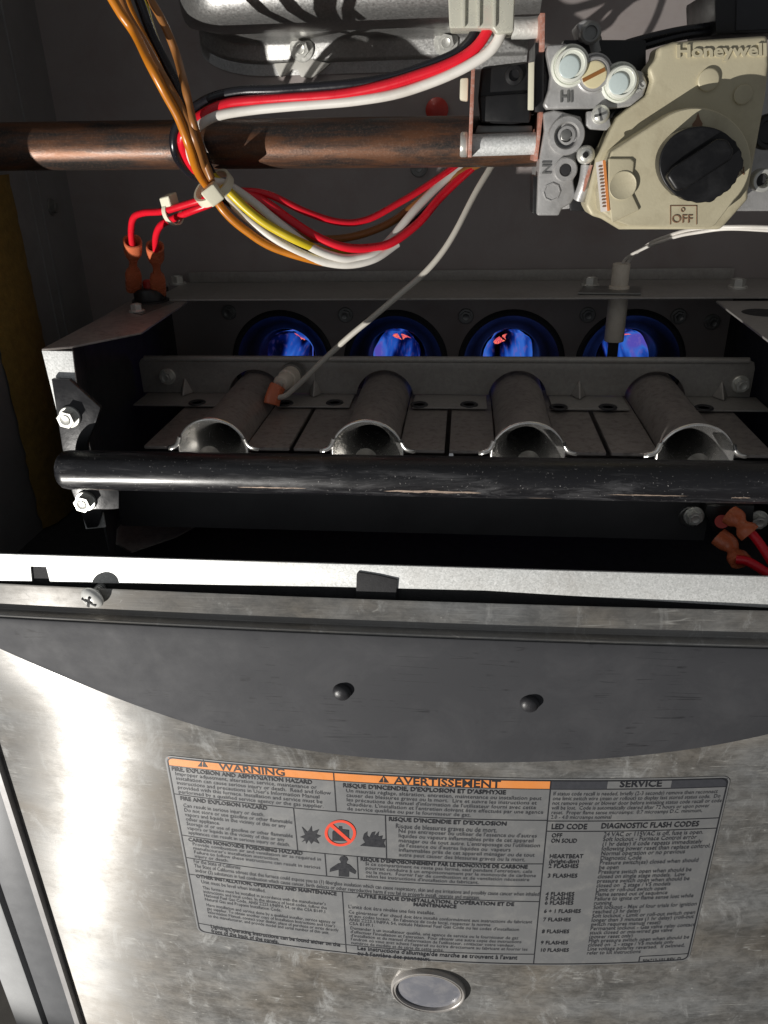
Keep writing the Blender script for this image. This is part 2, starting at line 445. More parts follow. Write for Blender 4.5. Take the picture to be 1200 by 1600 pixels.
# lettering: built-in font outlines turned into flat meshes
_tc = {}
def glyphs(body, bold=0.0, res=2):
    key = (body, bold)
    if key in _tc: return _tc[key]
    cu = bpy.data.curves.new('lettering', 'FONT'); cu.body = body; cu.size = 1.0; cu.resolution_u = res; cu.offset = bold
    ob = bpy.data.objects.new('lettering', cu)
    me = bpy.data.meshes.new_from_object(ob)
    vs = [(v.co.x, v.co.y) for v in me.vertices]; fs = [tuple(p.vertices) for p in me.polygons]
    bpy.data.objects.remove(ob); bpy.data.curves.remove(cu); bpy.data.meshes.remove(me)
    _tc[key] = (vs, fs); return vs, fs

# ================================================================== SETTING: the furnace cabinet
XL, XR, YW = -0.262, 0.330, 0.240
ZT = 0.1232                                          # top of the burner box
XB = [-0.114 + 0.0873 * i for i in range(4)]         # the four burner axes
ZAX = 0.0625

structure('wall_left', MB().box((XL - .004, 0.004, -.60), (XL, YW + .004, .45)), 'wall_paint')
structure('wall_right', MB().box((XR, 0.004, -.02), (XR + .004, YW + .004, .45)), 'wall_paint')
structure('ceiling', MB().box((XL - .004, 0.004, .45), (XR + .004, YW + .004, .454)), 'wall_paint')
structure('deck', MB().box((XL - .002, .0046, -.0245), (XR + .002, YW + .002, -.0215)), 'dark_cavity')
structure('floor', MB().box((-1.6, -1.4, -.905), (1.6, .6, -.90)), 'floor_concrete')

# left wall details: folded seam lines and a screw
seam = MB()
s0 = Px(38, 190, XL); seam.box((XL - .0005, s0.y - .0008, -.01), (XL + .0012, s0.y + .0008, .44))
s1 = Px(52, 330, XL); seam.box((XL - .0005, s1.y - .0006, -.01), (XL + .0010, s1.y + .0006, .205))
wl = bpy.data.objects['wall_left']
part('seam', seam, 'wall_paint', wl, .0004)
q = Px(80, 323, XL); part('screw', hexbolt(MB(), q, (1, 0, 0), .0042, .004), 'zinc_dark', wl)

ins = MB(); ny = 10; nz = 40
vs_ = []; fs_ = []
for j in range(nz + 1):
    z = -.02 + .222 * j / nz
    for i in range(ny + 1):
        t = i / ny; y = .108 + .052 * t + (.0025 * mnoise.noise(Vector((z * 90, t * 3, 0))) if i in (0, ny) else 0)
        x = XL + .0015 + .007 * math.sin(math.pi * min(1, t)) ** .6 + .0012 * mnoise.noise(Vector((y * 160, z * 160, 4)))
        vs_.append((x, y, z))
for j in range(nz):
    for i in range(ny):
        a = j * (ny + 1) + i; fs_.append((a, a + 1, a + ny + 2, a + ny + 1))
ins.add(vs_, fs_)
single('insulation_strip', ins, 'insulation', 'brown-yellow fibre insulation strip down the left cabinet wall below the pipe', 'insulation')

# back wall (vestibule panel) with the four flame ports
vp = MB(); NR = 48; RP = .0365; z0, z1 = -.02, ZT + .006
for xc in XB:
    inner = []; outer = []
    for k in range(NR):
        t = 2 * math.pi * (k + .5) / NR; c, s = math.cos(t), math.sin(t)
        inner.append((xc + RP * c, YW, ZAX + RP * s))
        hx = .04365; m_ = []
        if abs(c) > 1e-6: m_.append(hx / abs(c))
        if s > 1e-6: m_.append((z1 - ZAX) / s)
        if s < -1e-6: m_.append((z0 - ZAX) / s)
        d = min(m_); outer.append((xc + d * c, YW, ZAX + d * s))
    # corners
    vv = inner + outer; ff = [(k, (k + 1) % NR, NR + (k + 1) % NR, NR + k) for k in range(NR)]
    base = len(vv); vv += [(xc - .04365, YW, z0), (xc + .04365, YW, z0), (xc + .04365, YW, z1), (xc - .04365, YW, z1)]
    for ci, (cx_, cz_) in enumerate(((-1, z0), (1, z0), (1, z1), (-1, z1))):
        tx = xc + cx_ * .04365
        near = sorted(range(NR), key=lambda k: (outer[k][0] - tx) ** 2 + (outer[k][2] - cz_) ** 2)[:2]
        ff.append((NR + near[0], NR + near[1], base + ci))
    vp.add(vv, ff)
vp.add([(XL, YW, z0), (XB[0] - .04365, YW, z0), (XB[0] - .04365, YW, z1), (XL, YW, z1)], [(0, 1, 2, 3)])
vp.add([(XB[3] + .04365, YW, z0), (XR, YW, z0), (XR, YW, z1), (XB[3] + .04365, YW, z1)], [(0, 1, 2, 3)])
vp.add([(XL, YW, z1), (XR, YW, z1), (XR, YW, .45), (XL, YW, .45)], [(0, 1, 2, 3)])
bw = structure('wall_back', vp, 'vestibule_paint')
for xc in XB:
    port = MB().lathe([(RP + .0035, -.0004), (RP + .0015, -.0022), (RP - .001, -.0016), (RP - .003, .004), (.029, .009), (.0235, .0135), (.0222, .017), (.0222, .15), (.001, .152)],
                      (xc, YW, ZAX), (0, 1, 0), 56, False)
    part('flame_port', port, 'box_steel', bw, smooth=50)
for (px, py) in ((540, 492), (728, 494), (918, 492), (1060, 494), (1112, 503), (358, 488)):
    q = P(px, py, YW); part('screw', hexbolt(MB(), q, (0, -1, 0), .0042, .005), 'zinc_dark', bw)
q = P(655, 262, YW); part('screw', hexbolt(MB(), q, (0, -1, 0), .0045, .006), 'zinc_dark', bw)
q = P(683, 172, YW); part('screw', MB().lathe([(.0075, 0), (.0075, .004), (.004, .007), (.001, .0075)], q, (0, -1, 0), 20), 'bolt_red', bw)

# collector box above
cb = thing('collector_box', 'pressed bare steel collector box above the rusty pipe', 'collector box', P(600, 60, .2))
prof = [(.2385, .2560), (.2370, .2625), (.2345, .2632), (.2330, .2650), (.2320, .2725), (.2290, .2752), (.2120, .2762), (.2050, .2770), (.2030, .2772), (.2015, .2760), (.1850, .2742), (.1600, .2730), (.1470, .2745), (.1390, .2790), (.1345, .2860), (.1330, .2950), (.1330, .40)]
xs_ = []; x0 = P(252, 20, .17).x; rc = .045
for k in range(15): xs_.append(x0 + rc * (1 - math.cos(k / 14 * math.pi / 2)))
xe = P(832, 40, .2).x
for k in range(1, 13): xs_.append(x0 + rc + (xe - x0 - rc) * k / 12)
vs_ = []; fs_ = []
for i, x in enumerate(xs_):
    t = max(0, (x0 + rc - x) / rc); s = max(.0, 1 - t * t) ** .5
    for (y, z) in prof:
        d = .2385 - y
        zz = 0
        wob = .0005 * mnoise.noise(Vector((x * 45, z * 60, 1)))
        vs_.append((x, .2385 - d * (s if d > .003 else max(s, .35)) + wob, z + (1 - s) * .016))
np_ = len(prof)
for i in range(len(xs_) - 1):
    for j in range(np_ - 1):
        a = i * np_ + j; fs_.append((a, a + 1, a + np_ + 1, a + np_))
part('pressed_shell', MB().add(vs_, fs_), 'collector_steel', cb, smooth=55)
q = P(472, 76, .232); part('bolt', hexbolt(MB(), q, (0, -1, -.15), .0052, .006, 1.5), 'zinc_bolt', cb)
q = P(697, 66, .232); part('bolt', hexbolt(MB(), q, (0, -1, -.15), .0052, .006, 1.5), 'zinc_bolt', cb)
sm = MB()
rim = [(428, 99), (437, 121), (446, 117), (456, 108), (464, 108), (470, 120), (484, 122), (497, 116), (516, 99), (490, 94), (482, 80), (476, 88), (462, 88), (458, 80), (460, 97)]
sm.prism([P(a, b, .2335) for a, b in rim], (0, .004, 0))
part('sealant_smear', sm, 'sealant', cb, .0006)

# ================================================================== LOWER DOOR
dr = thing('door_panel', 'lower front door of scuffed stainless steel with grey curved band and warning label', 'door panel', (0.01, 0, -.42))
DX0, DX1, DZ0 = P(119, 1600, .009).x, .315, -.46
PE1, PE2, PE3 = P(77, 1600, .009).x, P(67, 1600, .009).x, P(26, 1600, .009).x
NX = 120
dv = []; df_ = []
sect = []
for i in range(NX + 1):
    x = DX0 + (DX1 - DX0) * i / NX
    yt = y_trim(x); zT = .0015; zL = -.0145; ye = yface(x, zL)
    row = [(yt + .0012, zT - .002), (yt + .0011, zT - .0003), (yt + .0005, zT), (yt, zT - .0008), (yt, zL + .0008), (yt - .0004, zL)]
    row += [(ye + .0014, zL - .0001), (ye + .0004, zL - .0005), (ye, zL - .0014)]
    for k in range(1, 41):
        z = zL - .0014 + (DZ0 - zL + .0014) * k / 40; row.append((yface(x, z), z))
    sect.append([(x, y, z) for (y, z) in row])
nr = len(sect[0])
for s in sect: dv += s
for i in range(NX):
    for j in range(nr - 1):
        a = i * nr + j; df_.append((a, a + 1, a + nr + 1, a + nr))
part('door_sheet', MB().add(dv, df_), 'stainless', dr, smooth=50)
def on_door(x, z, off): return Vector((x, yface(x, z) - off, z))
# left edge return of the door
part('edge_trim', MB().box((PE1, .0078, -.46), (DX0 + .0006, .016, -.005)), 'edge_paint', dr, .0012)
# grey band, a thin plate with an arched lower edge
arc = [(-40, 994), (0, 1012), (100, 1055), (200, 1097), (350, 1145), (500, 1173), (650, 1187), (750, 1191), (900, 1187), (1000, 1179), (1100, 1165), (1200, 1146)]
ap = [PD(*a) for a in arc]
cf = np.polyfit([p.x for p in ap], [p.z for p in ap], 5)
bv = []; bf = []
BX0, BX1, NB = DX0 + .002, .30, 110; TH = .0011
for i in range(NB + 1):
    x = BX0 + (BX1 - BX0) * i / NB
    zb = min(float(np.polyval(cf, min(x, .2))) if x < .2 else float(np.polyval(cf, .2)) + (x - .2) * .6, -.0175)
    zt = -.0162
    r_ = [on_door(x, zt, -.0004), on_door(x, zt, TH * .7), on_door(x, zt - .0006, TH)]
    for k in range(1, 9): r_.append(on_door(x, zt - .0006 + (zb + .0008 - zt + .0006) * k / 8, TH))
    r_ += [on_door(x, zb + .0002, TH * .75), on_door(x, zb, TH * .3), on_door(x, zb, -.0004)]
    bv += r_
nb = len(r_)
for i in range(NB):
    for j in range(nb - 1):
        a = i * nb + j; bf.append((a, a + 1, a + nb + 1, a + nb))
part('painted_band', MB().add(bv, bf), 'gray_paint', dr, smooth=60)
for (px, py) in ((535, 1078), (827, 1096)):
    q = PD(px, py); part('rivet', MB().lathe([(.0052, -.001), (.0051, .0012), (.0044, .0027), (.003, .0036), (.0012, .004), (.0001, .0041)], q - Vector((0, .0010, 0)), (0, -1, 0), 28), 'rivet_paint', dr, smooth=60)
# phillips screw hanging half out of the top trim
hq = P(135, 945, -.0085); bq = hq + Vector((.0035, .0145, .0035))
axs = (hq - bq).normalized()
sc = part('screw', MB().lathe([(.0026, 0), (.0026, .0078), (.0060, .0086), (.0066, .0098), (.0064, .0108), (.0050, .0125), (.0028, .0134), (.0022, .0129), (.0001, .0129)], bq, axs, 32), 'screw_zinc', dr, smooth=40)
u = axs.orthogonal().normalized(); w = axs.cross(u); tip = bq + axs * .0136
cr = MB()
for a in (.35, .35 + math.pi / 2):
    d = u * math.cos(a) + w * math.sin(a); e = axs.cross(d)
    cr.prism([tip - d * .0042 - e * .0007, tip + d * .0042 - e * .0007, tip + d * .0042 + e * .0007, tip - d * .0042 + e * .0007], -axs * .0012)
part('cross_recess', cr, 'black_plastic', sc)
th = MB()
for k in range(6): th.lathe([(.0026, 0), (.0031, .0004), (.0026, .0008)], bq + axs * (.0008 + k * .0011), axs, 18, False)
part('thread', th, 'zinc_dark', sc)

# oval sight glass
og = PD(669, 1545); rx, rz = .0252, .0212
def oval(mb, prof, cpt, rx, rz, n=56):
    vs = []; fs = []
    for (s, h) in prof:
        for k in range(n):
            t = 2 * math.pi * k / n; x = cpt.x + rx * s * math.cos(t); z = cpt.z + rz * s * math.sin(t)
            vs.append((x, yface(cpt.x, cpt.z) - h, z))
    for i in range(len(prof) - 1):
        for k in range(n):
            k2 = (k + 1) % n; fs.append((i * n + k, i * n + k2, (i + 1) * n + k2, (i + 1) * n + k))
    return mb.add(vs, fs)
sg = part('sight_glass', oval(MB(), [(1.0, -.001), (1.0, .0022), (.975, .0034), (.95, .0036), (.93, .0028), (.91, .0026), (.895, .0033), (.875, .0033), (.86, .0018), (.86, 0)], og, rx, rz), 'lens_ring', dr, smooth=40)
part('lens', oval(MB(), [(.872, .0012), (.6, .0017), (.3, .0020), (.01, .0021)], og, rx, rz), 'lens_glass', sg, smooth=60)

# ------------------------------------------------------------------ warning label
LB = .00035
_top = [PD(*a) for a in ((262, 1180), (400, 1193), (521, 1203.8), (700, 1211.5), (860, 1217), (1013, 1214.5), (1136, 1212.5))]
_bot = [PD(*a) for a in ((340, 1461), (440, 1477), (543, 1490.5), (695, 1502), (860, 1508), (1000, 1504.5), (1060, 1501))]
_ct = np.polyfit([p_.x for p_ in _top], [p_.z for p_ in _top], 3); _cb = np.polyfit([p_.x for p_ in _bot], [p_.z for p_ in _bot], 3)
LX0 = PD(258, 1183).x - .0002; LX1 = (PD(1142, 1217).x + PD(1076, 1495).x) / 2
LZ1, LZ0 = -.105, -.262
def zlab(x, zr):
    a, b = float(np.polyval(_ct, x)), float(np.polyval(_cb, x)); return b + (zr - LZ0) / (LZ1 - LZ0) * (a - b)
def on_lab(x, z, off):
    return on_door(x, zlab(x, z), off)
def lu(px, py):                                       # photo pixel on the label -> label x, z
    p = PD(px, py); a, b = float(np.polyval(_ct, p.x)), float(np.polyval(_cb, p.x))
    return p.x, LZ0 + (p.z - b) / (a - b) * (LZ1 - LZ0)
def flat_strip(mb, x0, z0, x1, z1, off, th=.00012, seg=None):
    """thin print lying on the curved face"""
    n = seg or max(1, int(abs(x1 - x0) / .006)); vs = []; fs = []
    for i in range(n + 1):
        x = x0 + (x1 - x0) * i / n
        vs += [on_lab(x, z0, off), on_lab(x, z1, off)]
    for i in range(n): fs.append((2 * i, 2 * i + 2, 2 * i + 3, 2 * i + 1))
    return mb.add(vs, fs)
def round_sheet(mb, x0, z0, x1, z1, r, off, back=0.0):
    n = 60; vs = []; fs = []
    for i in range(n + 1):
        # denser at the ends
        t = .5 - .5 * math.cos(math.pi * i / n); x = x0 + (x1 - x0) * t
        d = min(x - x0, x1 - x); e = 0 if d >= r else r - math.sqrt(max(0, r * r - (r - d) ** 2))
        vs += [on_lab(x, z0 + e, back), on_lab(x, z0 + e, off), on_lab(x, z1 - e, off), on_lab(x, z1 - e, back)]
    for i in range(n):
        for j in range(3): fs.append((4 * i + j, 4 * i + 4 + j, 4 * i + 5 + j, 4 * i + 1 + j))
    return mb.add(vs, fs)
lab = part('warning_label', round_sheet(MB(), LX0, LZ0, LX1, LZ1, .0045, LB), 'label_film', dr)
lab['label'] = 'silver bilingual warning and service label with orange headers'
O1 = LB + .00012; O2 = LB + .00024
# border
bd = MB(); n = 60; m = .0011; r = .0040; wd = .0007
def rpath(x0, z0, x1, z1, r, k=8):
    pts = []
    for (cx_, cz_, a0) in ((x1 - r, z1 - r, 0), (x0 + r, z1 - r, 90), (x0 + r, z0 + r, 180), (x1 - r, z0 + r, 270)):
        for i in range(k + 1):
            a = math.radians(a0 + 90 * i / k); pts.append((cx_ + r * math.cos(a), cz_ + r * math.sin(a)))
    out = []
    for i in range(len(pts)):
        a, b = pts[i], pts[(i + 1) % len(pts)]; L = math.hypot(b[0] - a[0], b[1] - a[1]); q_ = max(1, int(L / .006))
        for t in range(q_): out.append((a[0] + (b[0] - a[0]) * t / q_, a[1] + (b[1] - a[1]) * t / q_))
    return out
po = rpath(LX0 + m, LZ0 + m, LX1 - m, LZ1 - m, r); cxm, czm = (LX0 + LX1) / 2, (LZ0 + LZ1) / 2
sx = 1 - wd / ((LX1 - LX0) / 2 - m); sz = 1 - wd / ((LZ1 - LZ0) / 2 - m)
pi_ = [(cxm + (a - cxm) * sx, czm + (b - czm) * sz) for a, b in po]
L_ = len(po)
bd.add([on_lab(a, b, O2) for a, b in po] + [on_lab(a, b, O2) for a, b in pi_], [(i, (i + 1) % L_, L_ + (i + 1) % L_, L_ + i) for i in range(L_)])
part('printed_border', bd, 'ink', lab)
IX0, IX1, IZ0, IZ1 = LX0 + m + wd, LX1 - m - wd, LZ0 + m + wd, LZ1 - m - wd
zH = (lu(264, 1195.5)[1] + lu(520, 1219.3)[1] + lu(700, 1228)[1] + lu(857, 1232)[1] + lu(1100, 1229)[1]) / 5
xSV = (lu(860, 1220)[0] + lu(834, 1505)[0]) / 2       # start of the service column
xM1 = lu(523, 1230)[0]
part('orange_header', flat_strip(MB(), IX0 + .0004, zH, xM1 - .0004, IZ1 + .0003, O1), 'ink_orange', lab)
part('orange_header', flat_strip(MB(), xM1 + .0004, zH, xSV - .0004, IZ1 + .0003, O1), 'ink_orange', lab)
xs0, xs1 = lu(949, 1222)[0], lu(1049, 1222)[0]
part('black_header', flat_strip(flat_strip(MB(), xSV, zH, xs0, IZ1 + .0003, O1), xs1, zH, IX1, IZ1 + .0003, O1), 'ink_grey', lab)
ln = MB()
def hl(z, x0, x1):
    n_ = max(2, int(abs(x1 - x0) / .006)); fz = z if callable(z) else (lambda x_: z)
    vv_ = []
    for i_ in range(n_ + 1):
        x_ = x0 + (x1 - x0) * i_ / n_; zz_ = fz(x_); vv_ += [on_lab(x_, zz_ - .00028, O1 + .00005), on_lab(x_, zz_ + .00028, O1 + .00005)]
    ln.add(vv_, [(2 * i_, 2 * i_ + 2, 2 * i_ + 3, 2 * i_ + 1) for i_ in range(n_)])
def vl(x, z0, z1): flat_strip(ln, x - .0003, z0, x + .0003, z1, O1 + .00008, seg=1)
def zav(*pts):
    c_ = [lu(*p) for p in pts]; k_ = np.polyfit([a for a, b in c_], [b for a, b in c_], min(2, len(c_) - 1))
    return lambda x_: float(np.polyval(k_, x_))
zA = zav((275, 1240), (520, 1267), (857, 1281)); zB = zav((291, 1305), (520, 1334), (846, 1349))
zC = zav((297, 1340), (509, 1368), (846, 1384)); zD = zav((303, 1366), (530, 1392), (843, 1408)); zE = zav((323, 1444), (540, 1475), (835, 1490))
hl(zH, IX0, IX1); hl(zA, IX0, xSV); hl(zB, IX0, xSV); hl(zC, IX0, xSV); hl(zD, IX0, xSV); hl(zE, IX0, xSV)
vl(xM1, zA(xM1), IZ1); vl(xSV, IZ0, IZ1)
xP0, xP1 = lu(462, 1295)[0], lu(603, 1305)[0]; vl(xP0, zB(xP0), zA(xP0)); vl(xP1, zB(xP1), zA(xP1))
xQ0, xQ1 = lu(509, 1350)[0], lu(559, 1354)[0]; vl(xQ0, zC(xQ0), zB(xQ0)); vl(xQ1, zC(xQ1), zB(xQ1))
xM2 = lu(538, 1440)[0]; vl(xM2, IZ0, zD(xM2))
zS1 = zav((857, 1282), (1123, 1277)); zS2 = zav((856, 1298), (1120, 1293)); hl(zS1, xSV, IX1); hl(zS2, xSV, IX1)
xbx = lu(998, 1500)[0]; hl(IZ0 + .0052, xbx, IX1); vl(xbx, IZ0, IZ0 + .0052)
part('printed_rule', ln, 'ink', lab)

def text_block(lines, first, last, right, bold=0.0, ink='ink_grey', squash=1.0, x0=None, name='printed_text', cap=None, per_line=None):
    """lines of print: baseline of first and last line and right end of the longest, as photo pixels"""
    fx, fz = lu(*first); lz = lu(*last)[1] if len(lines) > 1 else fz
    if x0 is not None: fx = x0
    rx_ = lu(*right)[0]
    data = [glyphs(t, bold) for t in lines]
    wmax = max((max(v[0] for v in vs) if vs else 0) for vs, fs in data)
    pitch = (fz - lz) / max(1, len(lines) - 1) if len(lines) > 1 else .0045
    sx_ = (rx_ - fx) / wmax; sz_ = cap if cap else pitch * 1.12 * squash
    mb = MB()
    for k, (vs, fs) in enumerate(data):
        z = fz - pitch * k
        mb.add([on_lab(fx + a * sx_, z + b * sz_, O2) for a, b in vs], fs)
    return part(name, mb, ink, lab)
C1 = .0043
text_block(['WARNING'], (343.5, 1202), (0, 0), (445.5, 1210), .02, 'ink', cap=.0074)
text_block(['AVERTISSEMENT'], (616, 1223.5), (0, 0), (782, 1229), .02, 'ink', cap=.0074)
text_block(['SERVICE'], (967, 1229), (0, 0), (1033, 1228), .02, 'ink', cap=.0068)
E0 = lu(268.5, 1202)[0]
text_block(['FIRE, EXPLOSION AND ASPHYXIATION HAZARD'], (268.5, 1203), (0, 0), (488, 1224), .026, 'ink', cap=C1)
text_block(['Improper adjustment, alteration, service, maintenance or', 'installation can cause serious injury or death.  Read and follow', "instructions and precautions in User's Information Manual", 'provided with this furnace. Installation and service must be', 'performed by a qualified service agency or the gas supplier.'], (274, 1210.5), (280.5, 1238.7), (517, 1240))
text_block(['FIRE AND EXPLOSION HAZARD'], (282, 1249), (0, 0), (418, 1264), .026, 'ink', cap=C1)
text_block(['Can result in serious injury or death.', 'Do not store or use gasoline or other flammable', 'vapors and liquids in the vicinity of this or any', 'other appliance.', 'Storage of or use of gasoline or other flammable', 'vapors or liquids in the vicinity of this or any', 'appliances can result in serious injury or death.'], (286.7, 1260), (301, 1303), (459, 1308))
text_block(['CARBON MONOXIDE POISONING HAZARD'], (294.7, 1313), (0, 0), (473, 1334), .026, 'ink', cap=C1)
text_block(['Provide combustion air and ventilation air as required in', "manufacturer's installation instruction.", 'Failure to follow these instructions can result in serious', 'injury or death.'], (301, 1320), (306, 1339), (502, 1350))
text_block(['For the State of California:', 'The State of California advises that this furnace could expose you to (1) fiberglass insulation which can cause respiratory, skin and eye irritations and possibly cause cancer when inhaled', 'and/or (2) substances in fuel combustion which cause cancer, birth defects or other reproductive harm if you fail to properly install, operate and maintain.'], (302.7, 1347), (306, 1361.5), (842, 1396))
text_block(['OTHER INSTALLATION, OPERATION AND MAINTENANCE'], (306.7, 1370), (0, 0), (526, 1398), .026, 'ink', cap=C1)
text_block(['Unit must be level when installed.'], (314.7, 1379), (0, 0), (415, 1393), cap=.0046)
text_block(["This furnace must be installed in accordance with the manufacturer's", 'instructions and local codes. In the absence of local codes, follow the', 'National Fuel Gas Code, ANSI Z223.1/NFPA 54, or the CSA B149.1', 'Natural Gas and Propane Installation Code.'], (317, 1388), (320.5, 1406), (510, 1412))
text_block(['Have installation and service done by a qualified installer, service agency or', "gas supplier. To obtain another copy of Installation Instructions and User's", 'Information Manual, contact your dealer, place of purchase or write directly', 'to the manufacturer, and provide model and serial number of this unit.'], (322.7, 1414.7), (326.7, 1432), (528, 1442))
text_block(['Lighting/Operating Instructions can be found either on the', 'front of the back of the panels.'], (329.5, 1449), (331, 1456), (532, 1481), .014, 'ink')
text_block(["RISQUE D'INCENDIE, D'EXPLOSION ET D'ASPHYXIE"], (535.6, 1229), (0, 0), (790, 1241), .026, 'ink', cap=C1)
text_block(['Un mauvais réglage, altération, entretien, maintenance ou installation peut', 'causer des blessures graves ou la mort.  Lire et suivre les instructions et', "les précautions du manuel d'information de l'utilisateur fourni avec cette", "chaudière. L'installation et l'entretien doivent être effectués par une agence", 'de service qualifiée ou par le fournisseur de gaz.'], (540.4, 1237), (543, 1265), (849, 1262))
text_block(["RISQUE D'INCENDIE ET D'EXPLOSION"], (607, 1281.4), (0, 0), (791, 1289), .026, 'ink', cap=C1)
text_block(['Risque de blessures graves ou de mort.'], (617.7, 1293), (0, 0), (776, 1298), cap=.0052)
text_block(["Ne pas entreposer ou utiliser de l'essence ou d'autres", 'liquides ou vapeurs inflammables près de cet appareil', "ménager ou de tout autre. L'entreposage ou l'utilisation", "de l'essence ou d'autres liquides ou  vapeurs", 'inflammables près de cet appareil ménager ou de tout', 'autre peut causer des blessures graves ou la mort.'], (622, 1300), (623.7, 1337), (843, 1320))
text_block(["RISQUE D'EMPOISONNEMENT PAR LE MONOXYDE DE CARBONE"], (563, 1344), (0, 0), (824, 1356), .026, 'ink', cap=C1)
text_block(["Si ce compartiment ne reste pas fermé, sauf pendant l'entretien, cela", 'pourrait conduire à un empoisonnement par le monoxyde de carbone', "ou la mort.  Fournir l'air de combustion et de ventilation nécessaire", "selon les instructions d'installation du fabricant."], (570.4, 1351), (571.6, 1370), (837, 1366))
text_block(["AUTRE RISQUE D'INSTALLATION, D'OPÉRATION ET DE"], (558, 1401), (0, 0), (803, 1413), .026, 'ink', cap=C1)
text_block(['MAINTENANCE'], (645.5, 1414.5), (0, 0), (713, 1417), .026, 'ink', cap=C1)
text_block(["L'unité doit être nivelée une fois installée."], (544, 1418), (0, 0), (679, 1427), cap=.0046)
text_block(["Ce générateur d'air chaud doit être installé conformément aux instructions du fabricant", "et aux codes locaux.  En l'absence de code local, respecter la norme", "ANSI Z223.1/NFPA 54, intitulé National Fuel Gas Code ou les codes d'installation", 'CSA B149.1.'], (544.3, 1426), (546.5, 1444), (831, 1440))
text_block(['Demander à un installateur qualifié, une agence de service ou le fournisseur de gaz', "d'effectuer l'installation et l'entretien.  Pour obtenir une autre copie des instructions", "d'installation et du manuel d'information de l'utilisateur, contacter votre vendeur,", "l'endroit où vous avez acheté l'appareil ou écrire directement au fabricant et fournir les", 'numéros de modèle et de série de cette unité.'], (547, 1451), (549, 1474), (824, 1480))
text_block(["Les instructions d'allumage/de marche se trouvent à l'avant", "au à l'arrière des panneaux."], (558, 1483), (559, 1491), (808, 1497), .014, 'ink')
text_block(['If status code recall is needed, briefly (2-3 seconds) remove then reconnect', 'one limit switch wire (main or rollout) to display last stored status code.  Do', 'not remove power or blower door before initiating status code recall or code', 'will be lost.  Code is automatically cleared after 72 hours or upon power', 'reset.  Proper flame sense microamps:  0.7 microamps D.C. minimum,', '2.0 - 4.0 microamps nominal'], (863.5, 1242), (860, 1278.5), (1130, 1237))
text_block(['LED CODE'], (860.5, 1294.5), (0, 0), (916.5, 1294), .02, 'ink', cap=.0058)
text_block(['DIAGNOSTIC FLASH CODES'], (938, 1293.5), (0, 0), (1090.7, 1290), .02, 'ink', cap=.0058)
z5a = lu(942, 1190 + 435 / 3.75)[1]; z5b = lu(916, 1190 + 1127 / 3.75)[1]
def zrow(yz): return z5a + (z5b - z5a) * (yz - 435) / (1127 - 435)
xc1 = lu(861, 1307)[0]; xc2 = lu(942, 1306)[0]
tm = MB()
for t, yz, wpx in (('OFF', 440, 63), ('ON SOLID', 468, 153), ('HEARTBEAT', 552, 200), ('(bright-dim)', 580, 178), ('2 FLASHES', 606, 178), ('3 FLASHES', 660, 178), ('4 FLASHES', 765, 172), ('5 FLASHES', 791, 172), ('6 FLASHES', 817, 172), ('6 + 1 FLASHES', 866, 222), ('7 FLASHES', 917, 168), ('8 FLASHES', 990, 166), ('9 FLASHES', 1060, 166), ('10 FLASHES', 1107, 176)):
    vs, fs = glyphs(t, .014); wm = max(v[0] for v in vs); k = wpx / 3.75 * .00037 * (1 + .06 * (yz - 435) / 692)
    tm.add([on_lab(xc1 + a * k / wm, zrow(yz) + b * .0046, O2) for a, b in vs], fs)
part('printed_text', tm, 'ink', lab)
rows = ['24 VAC or 115VAC is off, fuse is open.', 'Soft lockout - Furnace Control error', '(1 hr delay) if code repeats immediately', 'following power reset than replace control.', 'Normal operation or no previous', 'Diagnostic Code', 'Pressure switch(es) closed when should', 'be open', 'Pressure switch open when should be', 'closed on single stage models.  Low', 'pressure switch open when should be', 'closed on  2 stage / VS models', 'Limit or roll-out switch open', 'Flame sensed out of sequence', 'Failure to ignite or flame sense lost while', 'running', 'Soft lockout - Max of four trials for ignition', 'reached (3 hr delay)', 'Soft lockout - Limit or roll-out switch open', 'longer than 3 minutes (1 hr delay) (roll-out', 'switch requires manual reset)', 'Permanent lockout - Gas valve relay contact', 'stuck closed or mis-wired gas valve', '(power reset only)', 'High pressure switch open when should be', 'closed on  2 - stage / VS models only', 'Line voltage polarity reversed.  If twinned,', 'refer to kit instructions']
tm = MB(); kx = (lu(1109, 1323)[0] - xc2) / max(v[0] for v in glyphs(rows[3], .004)[0])
for k, t in enumerate(rows):
    vs, fs = glyphs(t, .004); z = z5a + (z5b - z5a) * k / 27
    tm.add([on_lab(xc2 + a * kx, z + b * .0048, O2) for a, b in vs], fs)
part('printed_text', tm, 'ink_grey', lab)
text_block(['506713-101 REV. D'], (1003, 1502.5), (0, 0), (1062, 1501), .006, 'ink', cap=.0042)

# pictograms
def pict(name, pts, ink, off=O2):
    xz = [lu(*p) for p in pts]
    return part(name, MB().add([on_lab(a, b, off) for a, b in xz], [tuple(range(len(xz)))]), ink, lab)
def zoom4(pts): return [(520 + a / 3.53, 1180 + b / 3.53) for a, b in pts]
def zoom3(pts): return [(240 + a / 3.75, 1160 + b / 3.75) for a, b in pts]
for tri in (zoom3([(258, 137), (290, 98), (320, 142)]), zoom4([(252, 146), (280, 108), (310, 148)])):
    pict('hazard_triangle', tri, 'ink')
    c = [sum(a for a, b in tri) / 3, sum(b for a, b in tri) / 3]
    pict('exclamation_mark', [(c[0] - .9, c[1] - 4.2), (c[0] + .9, c[1] - 4.2), (c[0] + .4, c[1] + 1.4), (c[0] - .4, c[1] + 1.4)], 'ink_orange', O2 + .0001)
    pict('exclamation_mark', [(c[0] - .6, c[1] + 2.0), (c[0] + .6, c[1] + 2.0), (c[0] + .6, c[1] + 3.1), (c[0] - .6, c[1] + 3.1)], 'ink_orange', O2 + .0001)
